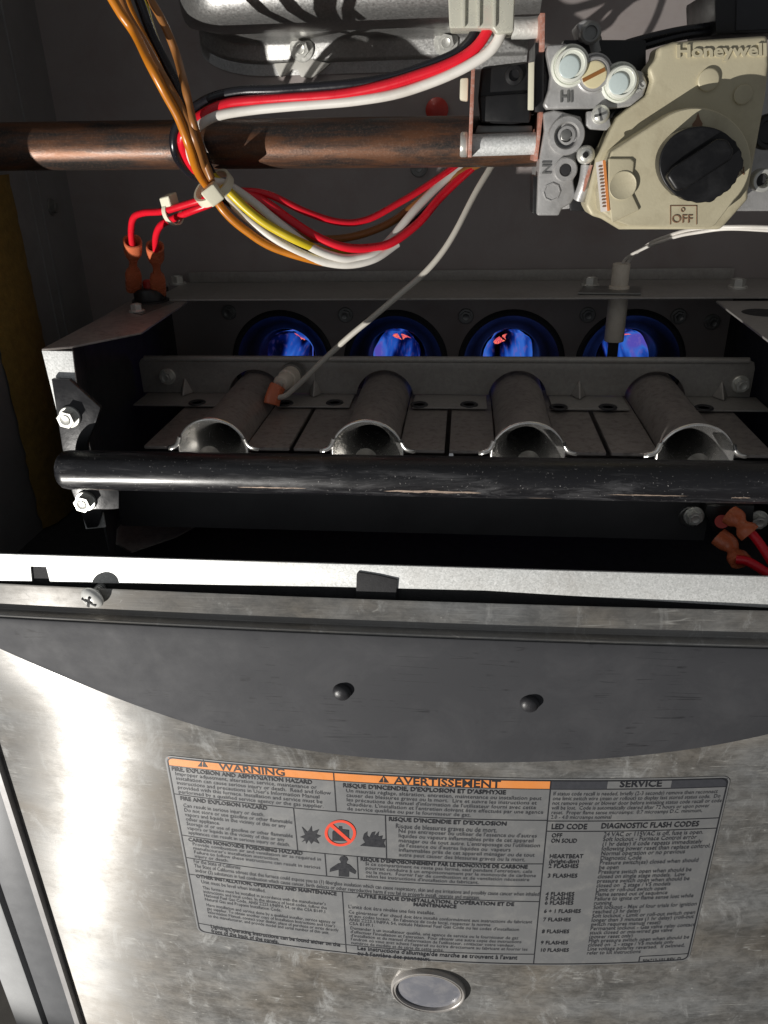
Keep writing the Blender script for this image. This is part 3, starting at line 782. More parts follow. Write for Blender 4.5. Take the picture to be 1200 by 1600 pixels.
pict('explosion_symbol', zoom3([(868, 580), (885, 560), (858, 550), (888, 538), (868, 488), (900, 520), (912, 508), (925, 485), (930, 520), (970, 505), (955, 535), (982, 545), (955, 562), (972, 590), (940, 575), (925, 592), (910, 568), (895, 592), (890, 572)]), 'ink')
pict('flame_symbol', zoom4([(150, 495), (178, 478), (165, 455), (172, 430), (190, 417), (190, 440), (200, 450), (215, 422), (235, 418), (228, 442), (255, 415), (250, 445), (275, 440), (270, 462), (290, 458), (282, 482), (290, 506), (240, 503)]), 'ink')
pict('gas_can_symbol', zoom3([(1050, 515), (1085, 512), (1085, 488), (1105, 490), (1105, 505), (1145, 510), (1145, 575), (1048, 572), (1048, 522)]), 'ink')
cx0, cy0 = 532, 1300.5; ring = MB(); vo = []
for k in range(40):
    t = 2 * math.pi * k / 40
    for rr in (24.5, 20): vo.append(on_lab(*lu(cx0 + rr * math.cos(t), cy0 + rr * .84 * math.sin(t)), O2 + .0001))
ring.add(vo, [(2 * k, 2 * k + 1, (2 * k + 3) % 80, (2 * k + 2) % 80) for k in range(40)])
ring.add([on_lab(*lu(*p), O2 + .00012) for p in ((515, 1289), (519, 1285.5), (549, 1312), (545.5, 1315.5))], [(0, 1, 2, 3)])
part('prohibition_ring', ring, 'ink_red', lab)
pict('poisoning_symbol', zoom3([(1032, 755), (1035, 735), (1080, 706), (1098, 702), (1096, 692), (1088, 680), (1096, 666), (1115, 662), (1132, 668), (1140, 684), (1132, 696), (1130, 706), (1150, 714), (1188, 752), (1182, 768), (1145, 750), (1145, 784), (1085, 780), (1085, 742)]), 'ink')

# ================================================================== DECK RAIL behind the door
YRL = .0032
zr0 = -.0215
ra = thing('deck_rail', 'bright galvanized steel rail along the bottom of the burner compartment', 'rail', (0.02, YRL, zr0))
rt = [P(a_, b_, YRL) for a_, b_ in ((1200, 904), (760, 886), (500, 879), (0, 866.5))]; rb_ = [P(a_, b_, YRL) for a_, b_ in ((49.5, 909.5), (260, 913), (500, 916.5), (760, 923), (1200, 950))]
zrm = sum(p_.z for p_ in rt) / 4
outl = [(XL, P(0, 909, YRL).z), (P(50, 909, YRL).x, P(50, 909, YRL).z), (P(47.5, 885, YRL).x, P(47.5, 885, YRL).z), (P(72, 886, YRL).x, P(72, 886, YRL).z), (P(78, 910, YRL).x, P(78, 910, YRL).z)]  # left notch cut into the steel stands for a patch of shadow
outl += [(p_.x, p_.z) for p_ in rb_[1:]] + [(XR, rb_[-1].z), (XR, zrm), (XL, zrm)]  # lower edge cut along the shadow line of the door trim
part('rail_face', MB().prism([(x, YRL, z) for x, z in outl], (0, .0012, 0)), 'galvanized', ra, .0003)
part('dark_gap_strip', MB().box((XL, YRL + .0013, zr0), (XR, YRL + .0030, zrm - .003)), 'foam_gap_black', ra)  # added black strip: stands for the shaded gap and stops light leaking under
ft = MB().prism([P(a_, b_, .0020) for a_, b_ in ((557, 898), (559, 894), (590, 899), (621, 906), (618, 940), (556, 936))], (0, .0011, 0))
single('foam_tab', ft, 'foam_gap_black', 'small black foam tab stuck on the bright rail above the door', 'foam tab', .0005)

# ================================================================== BURNER BOX
mat('lower_steel', (.10, .10, .105), .3, .5, .25, 40, .1, .1, 700)
bb = thing('burner_box', 'dull galvanized burner box open to the front around the four burners', 'burner box', (0.02, .13, 0))
FY0 = Pz(700, 466, ZT).y; xfl = Pz(268, 452, ZT).x
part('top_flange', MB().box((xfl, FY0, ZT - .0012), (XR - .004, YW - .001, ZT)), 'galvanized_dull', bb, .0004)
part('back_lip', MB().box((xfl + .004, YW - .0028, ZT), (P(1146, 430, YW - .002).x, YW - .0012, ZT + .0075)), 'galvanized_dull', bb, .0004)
lp = [(65, 545), (165, 492), (199, 471), (230, 452), (298, 467), (221, 519), (112, 541)]
lpw = [Pz(a, b, ZT - .0014) for a, b in lp]
part('side_ledge', MB().prism(lpw, (0, 0, -.0012)), 'burner_steel', bb, .0003)
_xw = P(218, 575, .155).x - .003
inn = [Vector((P(113, 549, .03).x - .002, .0315, 0)), Vector((_xw, .090, 0)), Vector((_xw - .001, YW - .002, 0))]
wallm = MB()
for a, b in zip(inn[:-1], inn[1:]):
    a0 = Vector((a.x, a.y, -.004)); b0 = Vector((b.x, b.y, -.004)); a1 = Vector((a.x, a.y, ZT - .0028)); b1 = Vector((b.x, b.y, ZT - .0028))
    nrm = (b0 - a0).cross(Vector((0, 0, 1))).normalized() * -.001
    wallm.prism([a0, b0, b1, a1], nrm)
part('side_plate', wallm, 'box_steel', bb)
# right-hand ledge and plate
rpt = [(1119, 470), (1290, 470), (1290, 590), (1200, 531)]
rpw = [Pz(a, b, ZT - .0014) for a, b in rpt]
part('side_ledge', MB().prism(rpw, (0, 0, -.0012)), 'galvanized_dull', bb, .0003)
hole = Pz(1192, 488, ZT - .0012); part('ledge_hole', MB().lathe([(.0001, 0), (.011, 0), (.0114, -.0002)], hole, (0, 0, 1), 28, False), 'dark_cavity', bb)
wallm = MB()
_xw = P(1180, 575, .155).x + .007
inn = [Vector((_xw, YW - .002, 0)), Vector((_xw, .10, 0)), Vector((XR - .004, .085, 0))]
for a, b in zip(inn[:-1], inn[1:]):
    a0 = Vector((a.x, a.y, -.004)); b0 = Vector((b.x, b.y, -.004)); a1 = Vector((a.x, a.y, ZT - .0028)); b1 = Vector((b.x, b.y, ZT - .0028))
    nrm = (b0 - a0).cross(Vector((0, 0, 1))).normalized() * -.001
    wallm.prism([a0, b0, b1, a1], nrm)
part('side_plate', wallm, 'dark_cavity', bb)
# front flange strip at the left
YF = .030
part('front_flange', MB().prism([P(65, 548, YF), P(113, 549, YF), P(119, 600, YF), P(140, 700, YF), P(165, 824, YF), P(134, 827, YF)], (0, .0012, 0)), 'galvanized', bb, .0003)
# cross plate with arches over the burner tubes
YC = .155; zc1 = P(700, 560, YC).z; zc0 = P(590, 616, YC).z; xc0, xc1_ = P(218, 575, YC).x, P(1180, 575, YC).x
RA = .0192
ol = [(xc0, zc0), (xc0, zc1 - .004), (xc0 + .002, zc1 - .001), (xc0 + .006, zc1), (xc1_ - .006, zc1), (xc1_ - .001, zc1 - .002), (xc1_, zc1 - .006), (xc1_, zc0)]
for xc in reversed(XB):
    zc = .0605
    if zc < zc0: a0 = math.asin((zc0 - zc) / RA)
    else: a0 = 0
    for k in range(19):
        a = a0 + (math.pi - 2 * a0) * k / 18
        ol.append((xc + RA * math.cos(a), zc + RA * math.sin(a)))
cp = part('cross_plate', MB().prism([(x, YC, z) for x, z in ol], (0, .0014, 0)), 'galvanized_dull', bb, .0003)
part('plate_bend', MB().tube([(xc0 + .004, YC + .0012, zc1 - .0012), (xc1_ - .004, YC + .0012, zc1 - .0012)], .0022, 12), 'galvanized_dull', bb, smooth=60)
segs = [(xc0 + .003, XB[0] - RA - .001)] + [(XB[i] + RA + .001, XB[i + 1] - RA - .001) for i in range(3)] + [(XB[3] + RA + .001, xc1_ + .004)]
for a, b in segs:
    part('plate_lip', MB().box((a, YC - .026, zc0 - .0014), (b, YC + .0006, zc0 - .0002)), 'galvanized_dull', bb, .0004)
for (px, py) in ((308, 629), (445, 630), (523, 629), (655, 632), (733, 632), (873, 636), (950, 636), (1100, 637)):
    q = Pz(px, py, zc0); part('lip_hole', MB().lathe([(.0001, -.0002), (.0034, -.0002), (.0040, .0005), (.0052, .0007), (.0058, 0), (.0058, -.0004)], q, (0, 0, 1), 22, False), 'box_steel', bb, smooth=60)
for px in (290, 492, 905, 1128):
    q = P(px, 600, YC); part('gusset', MB().add([(q.x - .005, YC - .0002, zc0), (q.x + .005, YC - .0002, zc0), (q.x, YC - .0002, zc0 + .011), (q.x, YC - .010, zc0)], [(0, 1, 3), (0, 3, 2), (1, 2, 3)]), 'galvanized_dull', bb, .0012, 3, 60)
for (px, py) in ((262, 588), (1157, 600)):
    q = P(px, py, YC); part('bolt', hexbolt(MB(), q, (0, -1, 0), .0042, .005), 'zinc_bolt', bb)
for (px, py) in ((278, 444), (1152, 450), (922, 447)):
    q = Pz(px, py, ZT); part('bolt', hexbolt(MB(), q, (0, 0, 1), .0046, .006), 'zinc_bolt', bb)
q = Pz(214, 487, ZT - .0013); part('bolt', hexbolt(MB(), q, (0, 0, 1), .0036, .005), 'zinc_bolt', bb)
# lower front plate, below and behind the manifold
YP = .062
lowp = [P(188, 776, YP), P(1112, 776, YP), P(1112, 838, YP), P(190, 826, YP)]
zl0 = P(600, 832, YP).z; zl1 = .049
part('lower_plate', MB().box((P(186, 800, YP).x, YP, zl0), (P(1108, 800, YP).x, YP + .0012, zl1)), 'lower_steel', bb, .0004)
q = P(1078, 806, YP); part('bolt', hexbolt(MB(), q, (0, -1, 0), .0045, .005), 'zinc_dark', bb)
part('lower_ledge', MB().prism([Pz(a, b, -.006) for a, b in ((170, 842), (205, 800), (345, 800), (275, 838), (205, 862))], (0, 0, -.001)), 'burner_steel', bb)

# ================================================================== BURNERS (one built, three copied)
ZB = zc0 - .0022
def make_burner():
    t = thing('burner', '', 'burner', (XB[0], .055, ZB), 'in-shot burners in a row')
    x = XB[0]; Y0 = .056
    hw = .0423
    pl = MB()
    for a_, b_ in ((x - hw, x - .0172), (x + .0172, x + hw)):
        part('flange_plate', MB().box((a_, Y0 + .004, ZB - .0022), (b_, .176, ZB - .0002)), 'burner_steel', t, .0005)
    # upper half of the venturi tube
    vs = []; fs = []; na = 24; ring = []
    stations = [(Y0 + .0006, .0204), (Y0 + .003, .0190), (Y0 + .008, .0174), (Y0 + .016, .0166), (Y0 + .03, .0164), (.10, .0162), (.14, .0166), (.19, .0172)]
    for (y, r) in stations:
        for k in range(na + 1):
            a = math.pi * k / na
            vs.append((x + r * math.cos(a), y, ZB - .0006 + (.93 if y < .075 else .97) * r * math.sin(a)))
    m = na + 1
    for i in range(len(stations) - 1):
        for k in range(na): fs.append((i * m + k, i * m + k + 1, (i + 1) * m + k + 1, (i + 1) * m + k))
    part('venturi_tube', MB().add(vs, fs), 'burner_steel', t, smooth=60)
    # bell mouth: flared inner skin and rolled lip with two ears
    vs = []; fs = []
    st = [(Y0 + .0004, .0204), (Y0 - .0008, .0200), (Y0 - .0010, .0193), (Y0 + .001, .0184), (Y0 + .005, .0164), (Y0 + .010, .0138), (Y0 + .016, .0115), (Y0 + .024, .0102), (Y0 + .036, .0096), (Y0 + .06, .0096)]
    for (y, r) in st:
        for k in range(49):
            a = -math.pi * .5 + 2 * math.pi * k / 48
            vs.append((x + r * math.cos(a), y, ZB - .0006 + .93 * r * math.sin(a)))
    for i in range(len(st) - 1):
        for k in range(48): fs.append((i * 49 + k, i * 49 + k + 1, (i + 1) * 49 + k + 1, (i + 1) * 49 + k))
    part('bell_mouth', MB().add(vs, fs), 'mouth_steel', t, smooth=60)
    part('throat_plug', MB().lathe([(.0001, 0), (.0098, 0), (.0098, .001)], (x, Y0 + .058, ZB), (0, 1, 0), 24, False), 'dark_cavity', t)  # added dark disc, keeps flame glow from showing through the throat
    for s in (-1, 1):
        path = [(x + s * .0184, Y0 - .0008, ZB + .0072), (x + s * .0196, Y0 - .0012, ZB + .0042), (x + s * .0214, Y0 - .0016, ZB + .0022), (x + s * .0240, Y0 - .0016, ZB + .0012), (x + s * .0258, Y0 - .0004, ZB + .0004)]
        part('mouth_ear', MB().tube(spline(path, 5), .0010, 8, flat=1.6), 'mouth_steel', t, smooth=60)
    return t
b0 = make_burner()
blabels = ['leftmost burner, beside the orange push-on terminal', 'second burner from the left, with gap plates both sides', 'third burner from the left, mouth facing the chipped tube', 'rightmost burner, just below the hanging ignitor']
for i in range(4):
    b = b0 if i == 0 else copy_tree(b0)
    b.location = (XB[i], .055, ZB); b['label'] = blabels[i]

# flames inside the ports
FL = ['blue flame with an orange edge in the leftmost port', 'violet streaked flame in the second port from the left', 'pink and blue flame in the third port from the left', 'blue flame behind the ignitor in the rightmost port']
TONG = [[(62, 30, .0062), (40, 70, .0035)], [(95, 130, .0030), (70, 20, .0030), (48, 60, .0022)], [(130, 160, .0048), (100, 80, .0022)], [(75, 40, .0024)]]
def make_flame(i):
    x = XB[i]; vs = []; fs = []; nn = 40; st = [(.262, .0190), (.268, .0186), (.280, .0165), (.296, .0128), (.314, .0085), (.335, .0045), (.35, .0004)]
    t = thing('flame', FL[i], 'flame', (x, .27, ZAX - .018), 'flames in the burner ports')
    for (y, r) in st:
        for k in range(nn):
            a = 2 * math.pi * k / nn
            wv = 1 + .16 * mnoise.noise(Vector((math.cos(a) * 1.7 + i * 9, math.sin(a) * 1.7, y * 45)))
            vs.append((x + r * wv * math.cos(a), y + .008 * mnoise.noise(Vector((math.cos(a) * 2 + i * 5, math.sin(a) * 2, 3))), ZAX + r * wv * math.sin(a)))
    for j in range(len(st) - 1):
        for k in range(nn): fs.append((j * nn + k, j * nn + (k + 1) % nn, (j + 1) * nn + (k + 1) % nn, (j + 1) * nn + k))
    part('flame_sheet', MB().add(vs, fs), 'flame', t, smooth=80)
    for n_, (ang, twist, wd) in enumerate(TONG[i]):
        top = []; bot = []; m = 14
        for k in range(m + 1):
            u_ = k / m; a = math.radians(ang - (ang - 90) * .1 + twist * .25 * u_); y = .2655 + .045 * u_; r = .0152 * (1 - u_) ** .7 + .0012
            c = Vector((x + r * math.cos(a), y, ZAX + r * math.sin(a))); e = Vector((-math.sin(a), .2, math.cos(a)))
            w_ = 1.5 * wd * (math.sin(math.pi * min(1, .08 + u_ * .92)) ** .8) * .5 * (1 + .35 * mnoise.noise(Vector((u_ * 6, i, n_))))
            top.append(c + e * w_); bot.append(c - e * w_)
        part('flame_tongue', MB().add(top + bot, [(k, k + 1, m + 2 + k, m + 1 + k) for k in range(m)]), 'flame_tongue', t, smooth=80)
for i in range(4): make_flame(i)

# ================================================================== GAS MANIFOLD
YT = .0150
zt_ = P(600, 743, YT).z; RT = 32.5 * PXM(600, 743, YT) * .985
xt0 = P(97, 740, YT).x
mf = thing('gas_manifold', 'black painted gas manifold tube with chipped paint across the burner mouths', 'gas manifold', (0.02, YT, zt_ - RT))
part('tube', MB().lathe([(RT * .55, 0), (RT * .82, .0006), (RT * .95, .0022), (RT, .0050), (RT, .20), (RT, .52)], (xt0, YT, zt_), (1, 0, 0), 48), 'black_tube', mf, smooth=50)
# irregular bare-metal chips on the tube
def chip(x0, x1, a0, wid, seed, m='chip'):
    rnd = random.Random(seed); n = 14; top = []; bot = []
    for k in range(n + 1):
        t = k / n; x = x0 + (x1 - x0) * t; e = (math.sin(math.pi * t) ** .6) * wid
        c = a0 + rnd.uniform(-.15, .15) * wid
        top.append((x, c + e * rnd.uniform(.35, 1))); bot.append((x, c - e * rnd.uniform(.35, 1)))
    R_ = RT + .00007
    v = [(x, YT - R_ * math.cos(a), zt_ + R_ * math.sin(a)) for x, a in top + bot]
    f = [(k, k + 1, n + 2 + k, n + 1 + k) for k in range(n)]
    return v, f
mat('bare_chip', (.42, .33, .27), .5, .5, .35, 600, .1, .3, 1500)
cm = MB()
for (x0, x1, a0, wd_, sd) in ((P(602, 765, YT).x, P(752, 765, YT).x, -.42, .13, 1), (P(380, 765, YT).x, P(486, 765, YT).x, -.36, .05, 2), (P(820, 790, YT).x, P(860, 790, YT).x, -.80, .03, 3), (P(942, 770, YT).x, P(1065, 775, YT).x, -.36, .05, 4), (P(1130, 780, YT).x, P(1160, 780, YT).x, -.40, .05, 5), (P(150, 770, YT).x, P(190, 770, YT).x, -.9, .03, 6)):
    part('paint_chip', MB().add(*chip(x0, x1, a0, wd_, sd)), 'bare_chip', mf)
brk = [(80, 592), (108, 593), (157, 637), (150, 660), (136, 692), (136, 735), (186, 768), (186, 795), (160, 798), (152, 824), (136, 826), (112, 768), (97, 700)]
part('bracket', MB().prism([P(a, b, YF - .0036) for a, b in brk], (0, .0030, 0)), 'black_paint', mf, .0006)
for (px, py) in ((108, 651), (133, 782)):
    q = P(px + 2, py, YF - .0036); part('bolt', hexbolt(MB(), q, (0, -1, 0), .0046, .0062, 1.25), 'zinc_bolt', mf)
for xc in XB:
    part('orifice_spud', MB().lathe([(.0068, 0), (.0068, .012), (.0060, .0125), (.0060, .026), (.0040, .0275), (.0036, .025), (.0001, .025)], (xc, YT + RT - .002, ZAX - .003), (0, 1, 0), 28), 'zinc_dark', mf, smooth=40)

# ================================================================== GAS SUPPLY PIPE
YG = .100
zg = P(400, 218, YG).z; RG = 36.0 * PXM(400, 218, YG) * .99
gp = thing('gas_pipe', 'rusty steel gas pipe crossing the compartment to the gas valve', 'pipe', (-.1, YG, zg - RG))
part('pipe_wall', MB().lathe([(RG, 0), (RG, .15), (RG, P(842, 215, YG).x - XL)], (XL, YG, zg), (1, 0, -.012), 48), 'rusty_pipe', gp, smooth=50)
rf = MB()
for k in range(70):
    x = P(random.uniform(800, 846), 250, YG).x; a = math.radians(random.uniform(-70, -20)); s = random.uniform(.0005, .0016)
    c = Vector((x, YG - RG * math.cos(a), zg - .002 + RG * math.sin(a)))
    rf.lathe([(s, -.0003), (s * .8, s * .35), (.0001, s * .5)], c, (random.uniform(-.3, .3), -math.cos(a), math.sin(a)), 6)
part('pipe_dope', rf, 'rust_flake', gp)

# ================================================================== BRACKET AND COIL between pipe and valve
br = thing('valve_bracket', 'two upright plates joined by a steel spacer beside the valve', 'bracket', P(790, 250, .07))
def plate(px, w, y0px, y1px, yf, yk, m, lean=0):
    return MB().prism([P(px + lean, y0px, yf), P(px + w + lean, y0px, yf), P(px + w, y1px, yf), P(px, y1px, yf)], (0, yk - yf, 0))
part('front_plate', plate(731, 6, 92, 246, .062, .098, 'copper_edge', 6), 'copper_edge', br, .0003)
part('rear_plate', plate(834, 6, 175, 252, .066, .1, 'copper_edge', 9), 'copper_edge', br, .0003)
part('upper_plate', plate(843, 8, 20, 80, .060, .09, 'copper_edge', 1), 'copper_edge', br, .0003)
part('black_spacer', plate(836, 14, 66, 175, .064, .1, 'black_plastic'), 'black_plastic', br, .0006)
part('white_clip', MB().prism([P(826, 98, .060), P(835, 96, .060), P(834, 172, .060), P(825, 172, .060)], (0, .003, 0)), 'nylon', br, .0004)
p0 = P(722, 226, .071); part('spacer_rod', MB().cyl(P(738, 227, .071), P(836, 224, .071), 16 * PXM(790, 225, .071), 28), 'galvanized', br)
part('bolt_head', MB().cyl(P(719, 226, .070), P(731, 226, .070), 18 * PXM(725, 226, .07), 24, bev=.0008), 'zinc_bolt', br)
part('bolt_head', MB().prism([P(719, 122, .070), P(732, 121, .070), P(731, 158, .070), P(718, 156, .070)], (0, .010, 0)), 'nylon', br, .001)
part('braided_sleeve', MB().tube([P(800, 44, .075), P(822, 44, .075), P(845, 42, .075)], 15 * PXM(820, 44, .075), 20), 'braid', br, smooth=60)
ck = thing('solenoid_coil', 'black moulded coil block held between the two bracket plates', 'coil', P(790, 200, .085))
part('coil_body', MB().prism([P(752, 104, .070), P(826, 95, .070), P(832, 140, .070), P(830, 190, .070), P(800, 194, .070), P(752, 192, .070), P(748, 150, .070)], (0, .035, 0)), 'black_plastic', ck, .0022, 3)
part('coil_ridge', MB().prism([P(750, 150, .068), P(828, 145, .068), P(828, 192, .068), P(752, 190, .068)], (0, .004, 0)), 'black_plastic', ck, .001)
part('coil_boss', MB().lathe([(.0042, 0), (.004, .0016), (.0024, .002), (.0022, .0006), (.0001, .0006)], P(803, 118, .070), (0, -1, 0), 22), 'black_plastic', ck)
part('coil_base', MB().prism([P(746, 196, .074), P(832, 196, .074), P(832, 208, .074), P(742, 208, .074)], (0, .03, 0)), 'zinc_dark', ck, .0006)

# ================================================================== GAS VALVE
YV = .055
gv = thing('gas_valve', 'grey cast gas control valve with beige cover and black knob', 'gas valve', P(1000, 358, .09))
def pp(mb, pts, y, dy): return mb.prism([P(a, b, y) for a, b in pts], (0, dy, 0))
# rear casting
part('body', pp(MB(), [(846, 90), (1012, 100), (1230, 90), (1230, 330), (1120, 330), (950, 322), (842, 330)], .078, .05), 'cast_metal', gv, .001)
part('dark_recess', pp(MB(), [(880, 62), (1010, 62), (1010, 160), (965, 200), (935, 250), (935, 330), (890, 330), (880, 190)], .0765, .012), 'black_plastic', gv, .001)
hi = [(855, 70), (884, 68), (905, 80), (960, 100), (990, 108), (1006, 112), (1012, 130), (1006, 150), (988, 166), (955, 170), (900, 170), (854, 171), (849, 164), (858, 140), (861, 118), (854, 84)]
part('regulator_plate', pp(MB(), hi, YV + .004, .018), 'cast_metal', gv, .0012, 3)
low = [(849, 176), (866, 172), (908, 182), (914, 205), (908, 232), (900, 248), (902, 270), (896, 282), (900, 305), (892, 318), (878, 326), (874, 337), (839, 337), (841, 277), (844, 245), (851, 205)]
part('inlet_plate', pp(MB(), low, YV + .007, .018), 'cast_metal', gv, .0012, 3)
part('flange_edge', pp(MB(), [(833, 275), (840, 275), (839, 336), (832, 333)], YV + .012, .02), 'black_plastic', gv, .0004)
def disc(name, px, py, rpx, y, h, m, prof=None, parent=None, n=32, ax=(0, -1, 0)):
    r = rpx * PXM(px, py, y); q = P(px, py, y)
    pr = prof or [(1, 0), (1, .8), (.94, .94), (.86, 1.0), (.01, 1.0)]
    return part(name, MB().lathe([(r * a, h * b) for a, b in pr], q, ax, n, True), m, parent or gv, smooth=40)
ringp = [(1.25, 0), (1.22, .5), (1.12, .7), (1.05, .55), (1.0, .9), (1.0, 2.0), (.92, 2.25), (.80, 2.3), (.76, 2.05), (.01, 2.0)]
for (px, py, rp_, m, m2) in ((891, 103, 24, 'cap_clear', 'cap_blue'), (968, 129, 23, 'cap_clear', 'cap_blue')):
    c = disc('dial_cap', px, py, rp_, YV + .004, .0032, m, ringp)
    disc('cap_window', px - 2, py + 2, rp_ * .66, YV + .004 - .0064, .0011, m2, None, c)
c = disc('dial_cap', 928, 115, 23, YV + .004, .0024, 'cast_metal', ringp)
disc('cap_window', 928, 117, 19, YV + .004 - .0046, .0010, 'cap_yellow', None, c)
q = P(928, 117, YV - .0018); c_ = Vector((1, 0, .45)).normalized(); e_ = Vector((-.45, 0, 1)).normalized()
part('slot', MB().prism([q + c_ * .005 + e_ * .0008, q - c_ * .005 + e_ * .0008, q - c_ * .005 - e_ * .0008, q + c_ * .005 - e_ * .0008], (0, .0008, 0)), 'wire_brown', gv)
# ports and screws on the inlet plate
ppf = [(1, 0), (1, .8), (.95, 1.0), (.70, 1.05), (.62, .8), (.60, .2), (.50, .2), (.48, .62), (.34, .66), (.30, .2), (.01, .15)]
disc('inlet_port', 884, 212, 28, YV + .007, .004, 'cast_metal', ppf)
disc('port_socket', 884, 211, 9, YV + .0052, .0008, 'zinc_dark', None, None, 6)
disc('tap_port', 883, 265, 18, YV + .007, .003, 'cast_metal', [(1, 0), (1, .8), (.9, 1), (.55, 1), (.48, .8), (.46, -.9), (.01, -.95)])
disc('port_bore', 883, 265, 8.5, YV + .0048, .0004, 'dark_cavity')
part('screw_tab', pp(MB(), [(917, 174), (950, 172), (955, 196), (948, 204), (922, 202), (916, 196)], YV + .003, .006), 'cast_metal', gv, .0008)
sdome = [(1, 0), (.97, .45), (.8, .8), (.5, .97), (.01, 1)]
s_ = disc('screw', 938, 179, 14, YV + .003, .0036, 'zinc_bolt', sdome)
qq = P(938, 179, YV - .0007)
cr = MB()
for a in (.3, .3 + math.pi / 2):
    d = Vector((math.cos(a), 0, math.sin(a))); e = Vector((-math.sin(a), 0, math.cos(a)))
    cr.prism([qq + d * .0026 + e * .0005, qq - d * .0026 + e * .0005, qq - d * .0026 - e * .0005, qq + d * .0026 - e * .0005], (0, .001, 0))
part('cross_recess', cr, 'zinc_dark', s_)
disc('screw', 915, 242, 14, YV + .004, .0045, 'zinc_bolt', sdome)
disc('screw_socket', 915, 242, 5, YV - .0007, .0003, 'black_plastic', None, None, 6)
disc('hex_plug', 862, 300, 14, YV + .007, .0006, 'cast_metal', [(1, 0), (.97, .9), (.86, 1.0), (.84, .4), (.01, .4)], None, 8)
part('hose_end', MB().tube(spline([P(918, 258, .060), P(914, 285, .060), P(905, 312, .062)], 6), .0030, 12), 'cast_metal', gv)
part('copper_shim', pp(MB(), [(922, 258), (926, 258), (918, 285), (913, 300), (911, 298), (914, 280)], YV + .001, .003), 'copper_edge', gv)
# beige cover
cov = [(1030, 73), (1052, 65), (1200, 55), (1202, 100), (1197, 150), (1183, 228), (1170, 297), (1170, 311), (1133, 352), (1126, 359), (968, 359), (940, 342), (923, 337), (915, 322), (921, 292), (931, 250), (964, 184), (1012, 148), (1019, 126), (1012, 108), (1027, 90)]
cv = part('cover', pp(MB(), cov, YV, .020), 'cover_paint', gv, .0026, 4)
# raised lower part of the cover with the dial boss
c0 = (1088, 252); rd = 86
up = [(956, 236)]
for k in range(29):
    a = math.radians(125 - (125 + 46) * k / 28); up.append((c0[0] + rd * math.cos(a), c0[1] - rd * .98 * math.sin(a)))
up += [(1118, 352), (1110, 356), (985, 354), (957, 344), (938, 330), (936, 300), (945, 262)]
YR = YV - .0125
part('dial_boss', pp(MB(), up, YR, .0135), 'cover_paint', cv, .0012, 3)
# window recess and print on the cover
part('cover_window', pp(MB(), [(951, 247), (986, 247), (992, 252), (987, 300), (1000, 328), (985, 335), (956, 349), (950, 300)], YR - .0012, .002), 'cover_paint', cv, .0009, 3)
disc('window_disc', 973, 290, 21, YR - .0012, .0005, 'cover_paint', [(1, 0), (1, .8), (.95, 1), (.9, .6), (.01, .6)], cv)
part('rating_label', pp(MB(), [(931, 254), (944, 250), (951, 330), (939, 331)], YR - .0009, .0006), 'paper_white', cv)
part('rating_stripe', pp(MB(), [(942, 251), (946, 250), (953, 329), (949, 330)], YR - .0013, .0006), 'ink_orange', cv)
tx = MB()
for k in range(13):
    y0 = 259 + k * 5.2; x0_ = 935 + k * .52
    tx.add([P(a, b, YR - .0012) for a, b in ((x0_, y0), (x0_ + random.uniform(4, 7.5), y0 - .6), (x0_ + 6, y0 + 2.0), (x0_, y0 + 2.2))], [(0, 1, 2, 3)])
part('rating_print', tx, 'stamp_ink', cv)
disc('pad', 1106, 125, 16, YV, .0016, 'cover_paint', None, cv)
disc('pad', 1160, 148, 14, YV, .0014, 'cover_paint', None, cv)
# black knob
kp = []
nk = 60; k0 = (1096, 257)
for k in range(nk):
    a = 2 * math.pi * k / nk
    r = 1.0 + (.018 * math.sin(a * 22) if 4.0 < a < 6.0 or a < .9 else 0)
    flat = 1.0 if not (5.1 < a < 6.15) else .93
    kp.append((k0[0] + 66 * r * flat * math.cos(a), k0[1] - 60 * r * flat * math.sin(a)))
kn = part('knob', pp(MB(), kp, YR - .009, .0088), 'knob_black', gv, .0034, 4)
g = math.radians(33); gd = (math.cos(g), -math.sin(g)); ge = (math.sin(g), math.cos(g))
grip = [(k0[0] + gd[0] * a + ge[0] * b, k0[1] + gd[1] * a + ge[1] * b) for a, b in ((-56, -14), (-40, -20), (44, -20), (56, -10), (56, 10), (44, 20), (-40, 20), (-56, 14))]
part('grip_bar', pp(MB(), grip, YR - .0150, .0070), 'knob_black', kn, .0042, 4)
# lettering cast into the metal
def cast_text(body, px, py, wpx, hpx, y, m, parent, bold=.02, rot=0.0, depth=.0007, lean=0):
    vs, fs = glyphs(body, bold, 3)
    xs = [a for a, b in vs]; ys = [b for a, b in vs]; w_ = max(xs) - min(xs); h_ = max(ys) - min(ys)
    out = []
    for a, b in vs:
        u_ = ((a - min(xs)) / w_ - .5) * wpx; v_ = ((b - min(ys)) / h_ - .5) * hpx
        ca, sa = math.cos(rot), math.sin(rot)
        out.append(P(px + u_ * ca + v_ * sa, py + lean * u_ + u_ * sa - v_ * ca, y))
    n = len(out); mb = MB().add(out, fs)
    # walls: extrude boundary edges back
    from collections import Counter
    ec = Counter()
    for f in fs:
        for i in range(len(f)): ec[tuple(sorted((f[i], f[(i + 1) % len(f)])))] += 1
    be = [e for e, c in ec.items() if c == 1]
    vv = list(out) + [p + Vector((0, depth + .0004, 0)) for p in out]
    mb.add(vv, [(a, b, n + b, n + a) for a, b in be])
    return part('lettering', mb, m, parent, smooth=20)
cast_text('Honeywell', 1128, 82, 140, 27, YV - .0010, 'cover_paint', cv, .03, -.02)
cast_text('HI', 885, 151, 19, 18, YV + .0034, 'zinc_dark', gv, .02)
cast_text('LO', 1000, 133, 18, 16, YV + .0032, 'zinc_bolt', gv, .03, -.5)
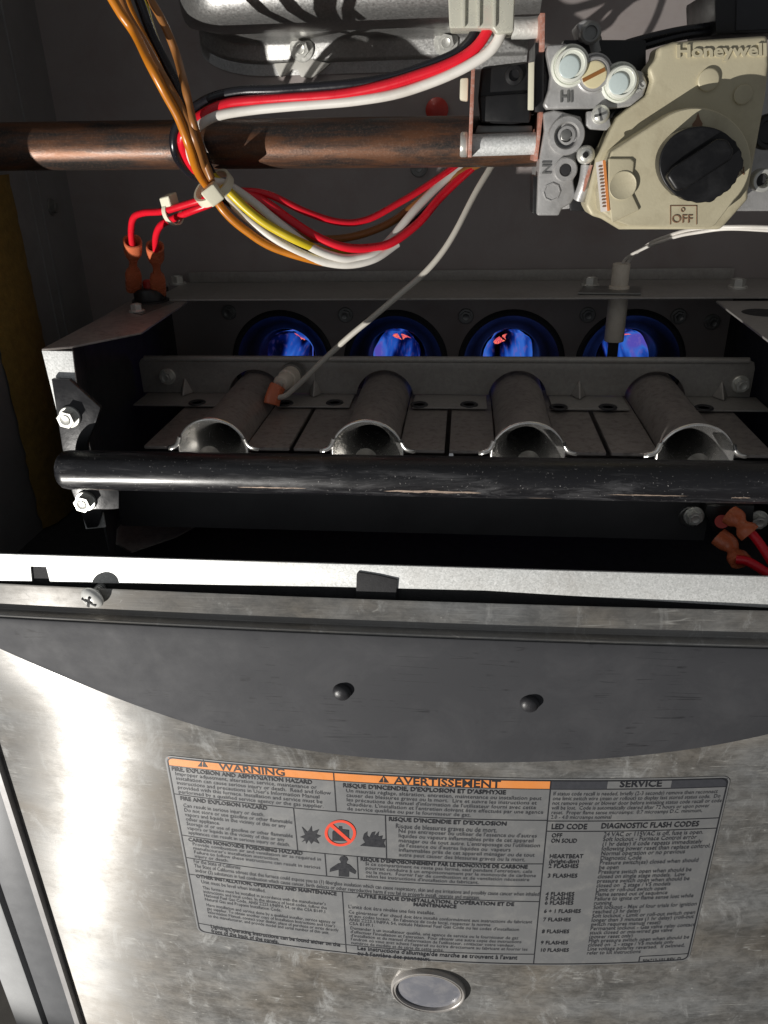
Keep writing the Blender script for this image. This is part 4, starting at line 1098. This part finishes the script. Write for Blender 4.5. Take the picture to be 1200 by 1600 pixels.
cast_text('IN', 854, 262, 19, 14, YV + .0064, 'zinc_dark', gv, .02, math.pi / 2)
cast_text('OFF', 1066, 342, 32, 13, YR - .0004, 'stamp_ink', cv, 0.0)
cast_text('O', 1067, 328, 6, 7, YR - .0004, 'stamp_ink', cv, 0.0)
cast_text('ON', 1152, 267, 22, 13, YR - .0004, 'stamp_ink', cv, 0.0)
fl = [(1090, 199), (1083, 203), (1082, 194), (1088, 186), (1091, 176), (1094, 186), (1098, 193), (1096, 199)]
part('flame_mark', pp(MB(), fl, YR - .0005, .0008), 'stamp_ink', cv)
bx_ = MB()
for (a, b, c, d) in ((1047, 321, 1089, 322.2), (1047, 321, 1048, 351), (1088, 321, 1089, 351)):
    pp(bx_, [(a, b), (c, b), (c, d), (a, d)], YR - .0003, .0006)
part('mark_frame', bx_, 'stamp_ink', cv)
# fittings round the cover
disc('pressure_tap', 1187, 281, 17, YV + .012, .006, 'zinc_bolt', [(1, 0), (1, .9), (.9, 1), (.66, 1), (.6, .7), (.55, -.2), (.01, -.3)])
disc('tap_bore', 1187, 281, 9, YV + .0085, .0006, 'dark_cavity')
disc('side_knob', 1198, 206, 26, YV + .01, .006, 'black_plastic', [(1, 0), (1, .8), (.9, 1), (.7, 1), (.6, .6), (.01, .6)])
q = P(921, 46, .075)
hx = thing('hex_fitting', 'grey hexagonal elbow fitting above the three dial caps', 'fitting', P(921, 74, .08))
part('nut', MB().prism([P(900, 38, .068), P(914, 29, .068), P(936, 34, .068), P(937, 56, .068), P(926, 68, .068), P(908, 62, .068)], (0, .02, 0)), 'cast_metal', hx, .0016, 3)
part('plug', MB().lathe([(.0046, 0), (.0046, .0022), (.0036, .003), (.0028, .003), (.0026, .001), (.0001, .001)], P(922, 52, .068), (0, -1, 0), 24), 'zinc_dark', hx)
part('neck', MB().cyl(P(925, 62, .08), P(930, 84, .08), .0042, 20), 'zinc_dark', hx)
tb = thing('transformer_block', 'black box with black leads at the upper right behind the cover', 'electrical box', P(1160, 55, .1))
part('case', pp(MB(), [(1116, -20), (1240, -20), (1240, 50), (1118, 54)], .075, .05), 'black_plastic', tb, .0015)
part('face_plate', pp(MB(), [(1152, -20), (1240, -20), (1240, 44), (1150, 48)], .0738, .002), 'gray_paint', tb, .0004)
for k, o in enumerate((0, 9)):
    part('lead', MB().tube(spline([P(1118, 40 + o, .085), P(1060, 48 + o * 1.1, .083), P(1000, 62 + o * 1.4, .081), P(966, 74 + o * 1.6, .08), P(950, 92 + o, .078)], 6), .0017, 10), 'wire_black', tb, smooth=60)

# ================================================================== IGNITOR, FLAME SENSOR, SWITCHES
ig = thing('hot_surface_ignitor', 'white ceramic ignitor standing through the burner box flange with black tip', 'ignitor', Pz(968, 456, ZT))
iq = Pz(967, 452, ZT + .001)
part('mounting_plate', MB().prism([Pz(a, b, ZT + .0016) for a, b in ((903, 457), (912, 446), (1000, 447), (1002, 458))], (0, 0, -.0012)), 'zinc_dark', ig, .0003)
part('ceramic_head', MB().cyl(iq, iq + Vector((0, 0, .0165)), .0056, 28, bev=.0008), 'ceramic', ig)
part('ceramic_collar', MB().cyl(iq - Vector((0, 0, .0005)), iq + Vector((0, 0, .0022)), .0066, 28, bev=.0004), 'ceramic', ig)
zlo = P(962, 533, iq.y).z
cqx = P(962, 505, iq.y).x
part('ceramic_stem', MB().cyl((cqx, iq.y, zlo), (cqx, iq.y, ZT - .0015), 15 * PXM(962, 505, iq.y), 28, bev=.0006), 'ceramic', ig)
part('element_tip', MB().box((cqx - .0034, iq.y - .001, zlo - .022), (cqx + .0034, iq.y + .001, zlo + .001)), 'black_tip', ig, .0004)
it = iq + Vector((0, 0, .0165))

fs_t = thing('flame_sensor', 'white ceramic flame sensor rod mounted through the cross plate', 'flame sensor', P(455, 600, .14))
a = P(438, 600, .128); b_ = P(462, 582, .154); ax_ = (b_ - a).normalized()
part('ceramic_body', MB().lathe([(.0042, 0), (.0052, .0012), (.0054, .010), (.0062, .0105), (.0066, .016), (.0064, .026)], a, ax_, 28), 'ceramic', fs_t, smooth=40)
part('metal_collar', MB().lathe([(.0078, 0), (.0082, .002), (.0080, .006)], a + ax_ * .0185, ax_, 28), 'zinc_dark', fs_t)
part('blade', MB().cyl(a - ax_ * .004, a + ax_ * .002, .0022, 12), 'zinc_bolt', fs_t)
part('mount_tab', MB().prism([P(462, 596, YC - .001), P(472, 575, YC - .001), P(492, 580, YC - .001), P(494, 604, YC - .001)], (0, .0009, 0)), 'galvanized_dull', fs_t, .0003)

rs = thing('rollout_switch', 'black round rollout switch on the left ledge under the red terminals', 'switch', Pz(235, 474, ZT))
rq = Pz(236, 472, ZT - .0014)
part('switch_body', MB().lathe([(.0122, 0), (.0122, .0018), (.0104, .002), (.0104, .0085), (.0096, .0095), (.0001, .0095)], rq, (0, 0, 1), 36), 'black_plastic', rs, smooth=40)
part('reset_button', MB().lathe([(.0042, 0), (.0042, .004), (.003, .005), (.0001, .0052)], rq + Vector((.0005, 0, .0095)), (0, 0, 1), 20), 'bolt_red', rs)
part('mounting_bracket', MB().prism([Pz(a, b, ZT - .0008) for a, b in ((202, 487), (214, 477), (268, 466), (272, 471), (222, 491))], (0, 0, -.0008)), 'zinc_dark', rs)

def boot(name, cpx, top, bot, y, parent, ang=0.0, wmul=1.0):
    """insulated push-on terminal: flared collar, crimped waist, flat housing"""
    yt_, yb_ = y if isinstance(y, tuple) else (y, y)
    ptop = P(cpx[0], top, yt_); pbot = P(cpx[1], bot, yb_); a = (ptop - pbot); L = a.length; a.normalize()
    u = Vector((math.cos(ang), math.sin(ang), 0)); u = (u - a * u.dot(a)).normalized(); w = a.cross(u)
    prof = [(0, .0046, .0028), (.02, .0050, .0031), (.32, .0050, .0031), (.40, .0042, .0027), (.46, .0026, .0021), (.56, .0023, .0021), (.64, .0028, .0026), (.76, .0050, .0046), (.80, .0053, .0050), (.99, .0055, .0051), (1.0, .0048, .0044), (.985, .0040, .0037), (.86, .0036, .0033)]
    n = 20; vs = []; fs = []
    for (t, ra_, rb_) in prof:
        for k in range(n):
            th_ = 2 * math.pi * k / n; c, s = math.cos(th_), math.sin(th_)
            e = .55 if t < .6 else .85
            cc = math.copysign(abs(c) ** e, c); ss = math.copysign(abs(s) ** e, s)
            vs.append(pbot + a * (L * t) + u * (ra_ * wmul * cc) + w * (rb_ * wmul * ss))
    for i in range(len(prof) - 1):
        for k in range(n): fs.append((i * n + k, i * n + (k + 1) % n, (i + 1) * n + (k + 1) % n, (i + 1) * n + k))
    fs.append(tuple(range(n - 1, -1, -1)))
    return part(name, MB().add(vs, fs), 'terminal_red', parent, smooth=45)

# ================================================================== WIRES
def wire(name, label, m, pts, rpx, group=None, nside=12, per=9, rabs=None):
    path = spline([P(a, b, c) if not isinstance(a, Vector) else a for a, b, c in pts], per)
    mid = pts[len(pts) // 2]
    r = rabs if rabs else rpx * PXM(*mid)
    rnd = random.Random(len(label))
    path = [p + Vector((mnoise.noise(p * 38 + Vector((len(label), 0, 0))), mnoise.noise(p * 38 + Vector((0, len(label), 0))), mnoise.noise(p * 38 + Vector((0, 0, 9))))) * .0006 for p in path]
    t = thing(name, label, 'wire', path[len(path) // 2], group)
    part('insulated_strand', MB().tube(path, r, nside), m, t, smooth=70)
    return t
yk = lambda a: a
G1 = 'wires of the main harness'
wire('black_wire', 'black wire looping from the white plug, outermost of the three-wire loop', 'wire_black',
     [(742, 20, .050), (741, 52, .050), (722, 78, .050), (690, 96, .051), (620, 119, .054), (540, 133, .056), (440, 139, .058), (372, 143, .060), (315, 161, .060), (278, 196, .058), (272, 235, .060), (290, 265, .070), (325, 288, .078), (365, 322, .084), (420, 363, .09), (480, 394, .095), (540, 403, .10), (583, 394, .105), (627, 367, .11), (670, 327, .12), (724, 272, .13), (760, 225, .135)], 7.0, G1)
wire('red_wire', 'thick red wire in the middle of the loop from the white plug', 'wire_red',
     [(764, 10, .046), (763, 45, .046), (738, 80, .047), (686, 107, .049), (600, 133, .053), (520, 149, .056), (400, 156, .058), (345, 166, .058), (302, 190, .056), (284, 217, .057), (293, 248, .066), (315, 277, .076), (345, 295, .082), (405, 312, .086), (453, 343, .090), (497, 370, .092), (540, 386, .095), (583, 386, .10), (616, 377, .104), (654, 348, .112), (692, 305, .122), (748, 252, .133), (770, 225, .136)], 7.2, G1)
wire('white_wire', 'thick white wire, lowest of the three looping from the white plug', 'wire_white',
     [(788, 10, .043), (785, 48, .043), (764, 82, .045), (712, 112, .048), (640, 140, .052), (560, 156, .055), (480, 164, .057), (400, 170, .058), (338, 182, .057), (306, 202, .056), (296, 228, .060), (304, 256, .068), (330, 283, .076), (356, 290, .080), (399, 318, .084), (442, 354, .086), (486, 386, .089), (529, 402, .093), (556, 402, .097), (583, 396, .10), (610, 374, .106), (654, 322, .116), (692, 284, .125), (730, 252, .132), (755, 225, .136)], 7.0, G1)
wire('white_wire', 'white wire inside the bundle, sagging lowest below the pipe', 'wire_white',
     [(318, 250, .088), (332, 280, .084), (348, 302, .082), (383, 338, .086), (432, 375, .089), (486, 403, .092), (540, 413, .096), (583, 404, .10), (620, 380, .107)], 7.0, G1)
wire('yellow_wire', 'yellow wire in the harness, showing just right of the cable tie', 'wire_yellow',
     [(222, -8, .092), (236, 45, .092), (262, 108, .092), (288, 168, .092), (308, 225, .090), (328, 270, .086), (352, 294, .079), (385, 325, .080), (423, 355, .082), (472, 380, .086), (530, 397, .10), (590, 390, .106)], 7.0, G1)
wire('orange_wire', 'bright orange wire, leftmost as the harness comes down', 'wire_orange',
     [(172, -8, 0.0500), (190, 22, 0.0510), (210, 52, 0.0520), (233, 100, 0.0400), (258, 145, 0.0420), (280, 185, 0.0440), (296, 230, 0.0470), (308, 265, 0.0610), (326, 296, 0.0770), (350, 329, 0.0800), (383, 359, 0.0840), (426, 386, 0.0880), (497, 408, 0.0930), (545, 411, 0.0980)], 7.0, G1)
wire('orange_wire', 'short orange wire between the brown ones at the top of the harness', 'wire_orange',
     [(196, -8, .075), (206, 18, .075), (222, 52, .076), (243, 95, .076), (264, 140, .076), (284, 182, .077), (306, 232, .078), (326, 280, .080), (345, 306, .083)], 5.5, G1)
wire('brown_wire', 'brown wire running beside the leftmost orange wire', 'wire_brown',
     [(186, -8, 0.0580), (198, 22, 0.0580), (224, 66, 0.0580), (252, 116, 0.0440), (276, 158, 0.0450), (292, 190, 0.0460), (306, 225, 0.0480), (318, 258, 0.0620), (334, 290, 0.0790)], 6.5, G1)
wire('brown_wire', 'tan brown wire, rightmost as the harness comes down', 'wire_brown',
     [(230, -8, 0.0660), (248, 22, 0.0650), (264, 55, 0.0640), (277, 90, 0.0630), (289, 132, 0.0480), (296, 165, 0.0470), (304, 200, 0.0470), (316, 240, 0.0600), (330, 278, 0.0640)], 6.5, G1)
wire('brown_wire', 'dark brown wire rising behind the red ones towards the pipe', 'wire_brown',
     [(345, 305, .088), (410, 345, .096), (470, 368, .10), (518, 373, .106), (562, 367, .11), (610, 348, .116), (648, 321, .121), (700, 280, .127), (757, 252, .132), (775, 225, .135)], 6.0, G1)
wire('black_wire', 'dark thin wire hidden among the brown ones at the top of the harness', 'wire_black',
     [(214, -8, .080), (236, 52, .080), (258, 97, .080), (285, 153, .081), (308, 215, .083), (325, 262, .084), (345, 296, .086)], 7.5, G1)

def red_lead(label, pts, cpx, top, bot, y, ang):
    w_ = wire('red_wire', label, 'wire_red', pts, 5.6, None)
    boot('push_on_terminal', cpx, top, bot, y, w_, ang)
    return w_
yS = rq.y
red_lead('red wire with orange terminal, left of the pair on the rollout switch', [(207, 386, .130), (205, 362, .122), (209, 340, .114), (226, 332, .107), (256, 329, .098), (290, 320, .091), (322, 311, .087), (350, 303, .088), (383, 300, .088), (421, 305, .09), (475, 329, .094), (529, 346, .10), (572, 343, .106), (627, 316, .114), (670, 289, .121), (719, 254, .129), (745, 225, .134)], (207, 209), 376, 452, (.130, yS - .006), .6)
red_lead('red wire with darker terminal, right of the pair on the rollout switch', [(243, 394, .140), (243, 372, .128), (251, 352, .118), (268, 342, .106), (296, 331, .096), (322, 322, .092), (352, 312, .092), (392, 322, .094), (440, 350, .098)], (242, 248), 384, 459, (.140, yS), .3)

# grey sensor lead with orange boot
gw = wire('sensor_wire', 'pale grey wire hanging from the pipe to the flame sensor', 'wire_grey', [(790, 215, .128), (773, 251, .122), (746, 296, .115), (713, 359, .108), (670, 419, .105), (621, 462, .105), (551, 522, .108), (502, 565, .112), (464, 603, .117), (445, 619, .119), (428, 621, .121)], 4.7)
bo = MB()
q0 = P(424, 634, .120); q1 = P(432, 602, .124)
part('push_on_terminal', MB().tube(spline([P(424, 632, .119), P(427, 620, .121), P(434, 603, .125)], 5), .0058, 8, flat=.75), 'terminal_red', gw, .0006, 2, 40)
# ignitor leads
wire('ignitor_wire', 'upper white ignitor lead running off to the right below the valve', 'wire_white', [(it + Vector((.002, 0, -.002)), 0, 0) if False else (978, 414, iq.y), (990, 398, iq.y - .01), (1020, 378, .15), (1060, 364, .12), (1110, 356, .10), (1160, 354, .09), (1215, 356, .085)], 3.0)
wire('ignitor_wire', 'lower white ignitor lead running off to the right below the valve', 'wire_white', [(970, 416, iq.y), (980, 402, iq.y - .008), (1010, 386, .155), (1050, 372, .125), (1090, 364, .105), (1140, 357, .095), (1215, 361, .088)], 2.6)

# lower right limit switch with its two red leads
ls = thing('limit_switch', 'black switch body half hidden under the manifold at lower right', 'switch', P(1120, 830, .05))
part('switch_body', pp(MB(), [(1104, 790), (1180, 790), (1176, 822), (1150, 832), (1116, 832), (1104, 805)], .046, .014), 'black_plastic', ls, .0012)
part('switch_button', MB().cyl(P(1128, 815, .046), P(1128, 815, .043), .0036, 18), 'bolt_red', ls)
for (px, py) in ((1080, 806), (1180, 812)):
    part('screw', hexbolt(MB(), P(px + 4, py, .05), (0, -1, 0), .0040, .004), 'zinc_bolt', ls)
w1 = wire('red_wire', 'red wire leaving the lower terminal at the right edge above the rail', 'wire_red', [(1150, 874, .024), (1166, 876, .022), (1185, 886, .019), (1205, 900, .016), (1235, 925, .012)], 7.5)
part('push_on_terminal', MB().tube(spline([P(1122, 838, .043), P(1140, 852, .038), P(1150, 868, .030), P(1158, 878, .024)], 5), .0055, 14, lambda t: 1.0 - .45 * math.exp(-((t - .5) / .13) ** 2), .7), 'terminal_red', w1, smooth=50)
w2 = wire('red_wire', 'red wire leaving the upper terminal at the right edge beside the switch', 'wire_red', [(1168, 828, .030), (1180, 840, .027), (1195, 860, .023), (1215, 890, .018)], 7.0)
part('push_on_terminal', MB().tube(spline([P(1140, 804, .040), P(1152, 812, .036), P(1164, 826, .030), P(1172, 834, .028)], 5), .0055, 14, lambda t: 1.0 - .45 * math.exp(-((t - .5) / .13) ** 2), .7), 'terminal_red', w2, smooth=50)

# ------------------------------------------------------------------ cable ties and plug
def tie(name, label, c, axis, r1, r2, w_, head_dir, hs):
    t = thing(name, label, 'cable tie', c); a = Vector(axis).normalized()
    u = a.orthogonal().normalized(); w = a.cross(u); n = 36; vs = []; fs = []
    for k in range(n):
        th_ = 2 * math.pi * k / n; d = u * math.cos(th_) * r1 + w * math.sin(th_) * r2
        for (s, o) in ((1.0, -1), (1.14, -1), (1.14, 1), (1.0, 1)): vs.append(c + d * s + a * (w_ / 2 * o))
    for k in range(n):
        b = 4 * k; b2 = 4 * ((k + 1) % n)
        for j in range(4): fs.append((b + j, b + (j + 1) % 4, b2 + (j + 1) % 4, b2 + j))
    part('strap', MB().add(vs, fs), 'nylon', t, smooth=40)
    hd = Vector(head_dir); hc = c + hd; d = hd.normalized(); e = a.cross(d)
    x_ = [hc + a * hs * i + e * hs * j * .9 for i, j in ((-.5, -.5), (.5, -.5), (.5, .5), (-.5, .5))]
    part('lock_head', MB().prism([p - d * hs * .45 for p in x_], d * hs * .95), 'nylon', t, hs * .13, 3)
    return t
tc_ = P(334, 294, .081); ta = P(352, 312, .085) - P(312, 262, .074)
tie('cable_tie', 'larger white cable tie round the whole wire bundle', tc_, ta, .0098, .0098, .0042, P(333, 303, .068) - tc_, .0095)
tc2 = P(270, 334, .100); ta2 = P(300, 325, .0935) - P(250, 336, .107)
tie('cable_tie', 'small white cable tie round the two red switch wires', tc2, ta2, .0050, .0058, .0030, P(265, 316, .098) - tc2, .0080)
pl = thing('plug_connector', 'translucent white wire plug at the top between collector box and valve', 'connector', P(752, 48, .05))
part('housing', pp(MB(), [(699, -30), (806, -30), (803, 50), (776, 54), (770, 44), (702, 44)], .038, .020), 'plug_nylon', pl, .0012, 3)
for px in (722, 745, 770):
    part('rib', pp(MB(), [(px, -30), (px + 6, -30), (px + 5, 42), (px, 42)], .0365, .003), 'plug_nylon', pl, .0005)

# ================================================================== CABINET FRONT POST (left, beside the door)
cpst = thing('cabinet_post', 'pale grey painted cabinet edge beside the door at lower left', 'cabinet post', (-.3, .02, -.6))
part('post_face', MB().box((PE3, .0085, -.60), (PE2, .035, -.02)), 'post_paint', cpst, .0015)
part('post_gap', MB().box((PE2 + .0002, .022, -.60), (PE1 - .0002, .026, -.02)), 'black_plastic', cpst)
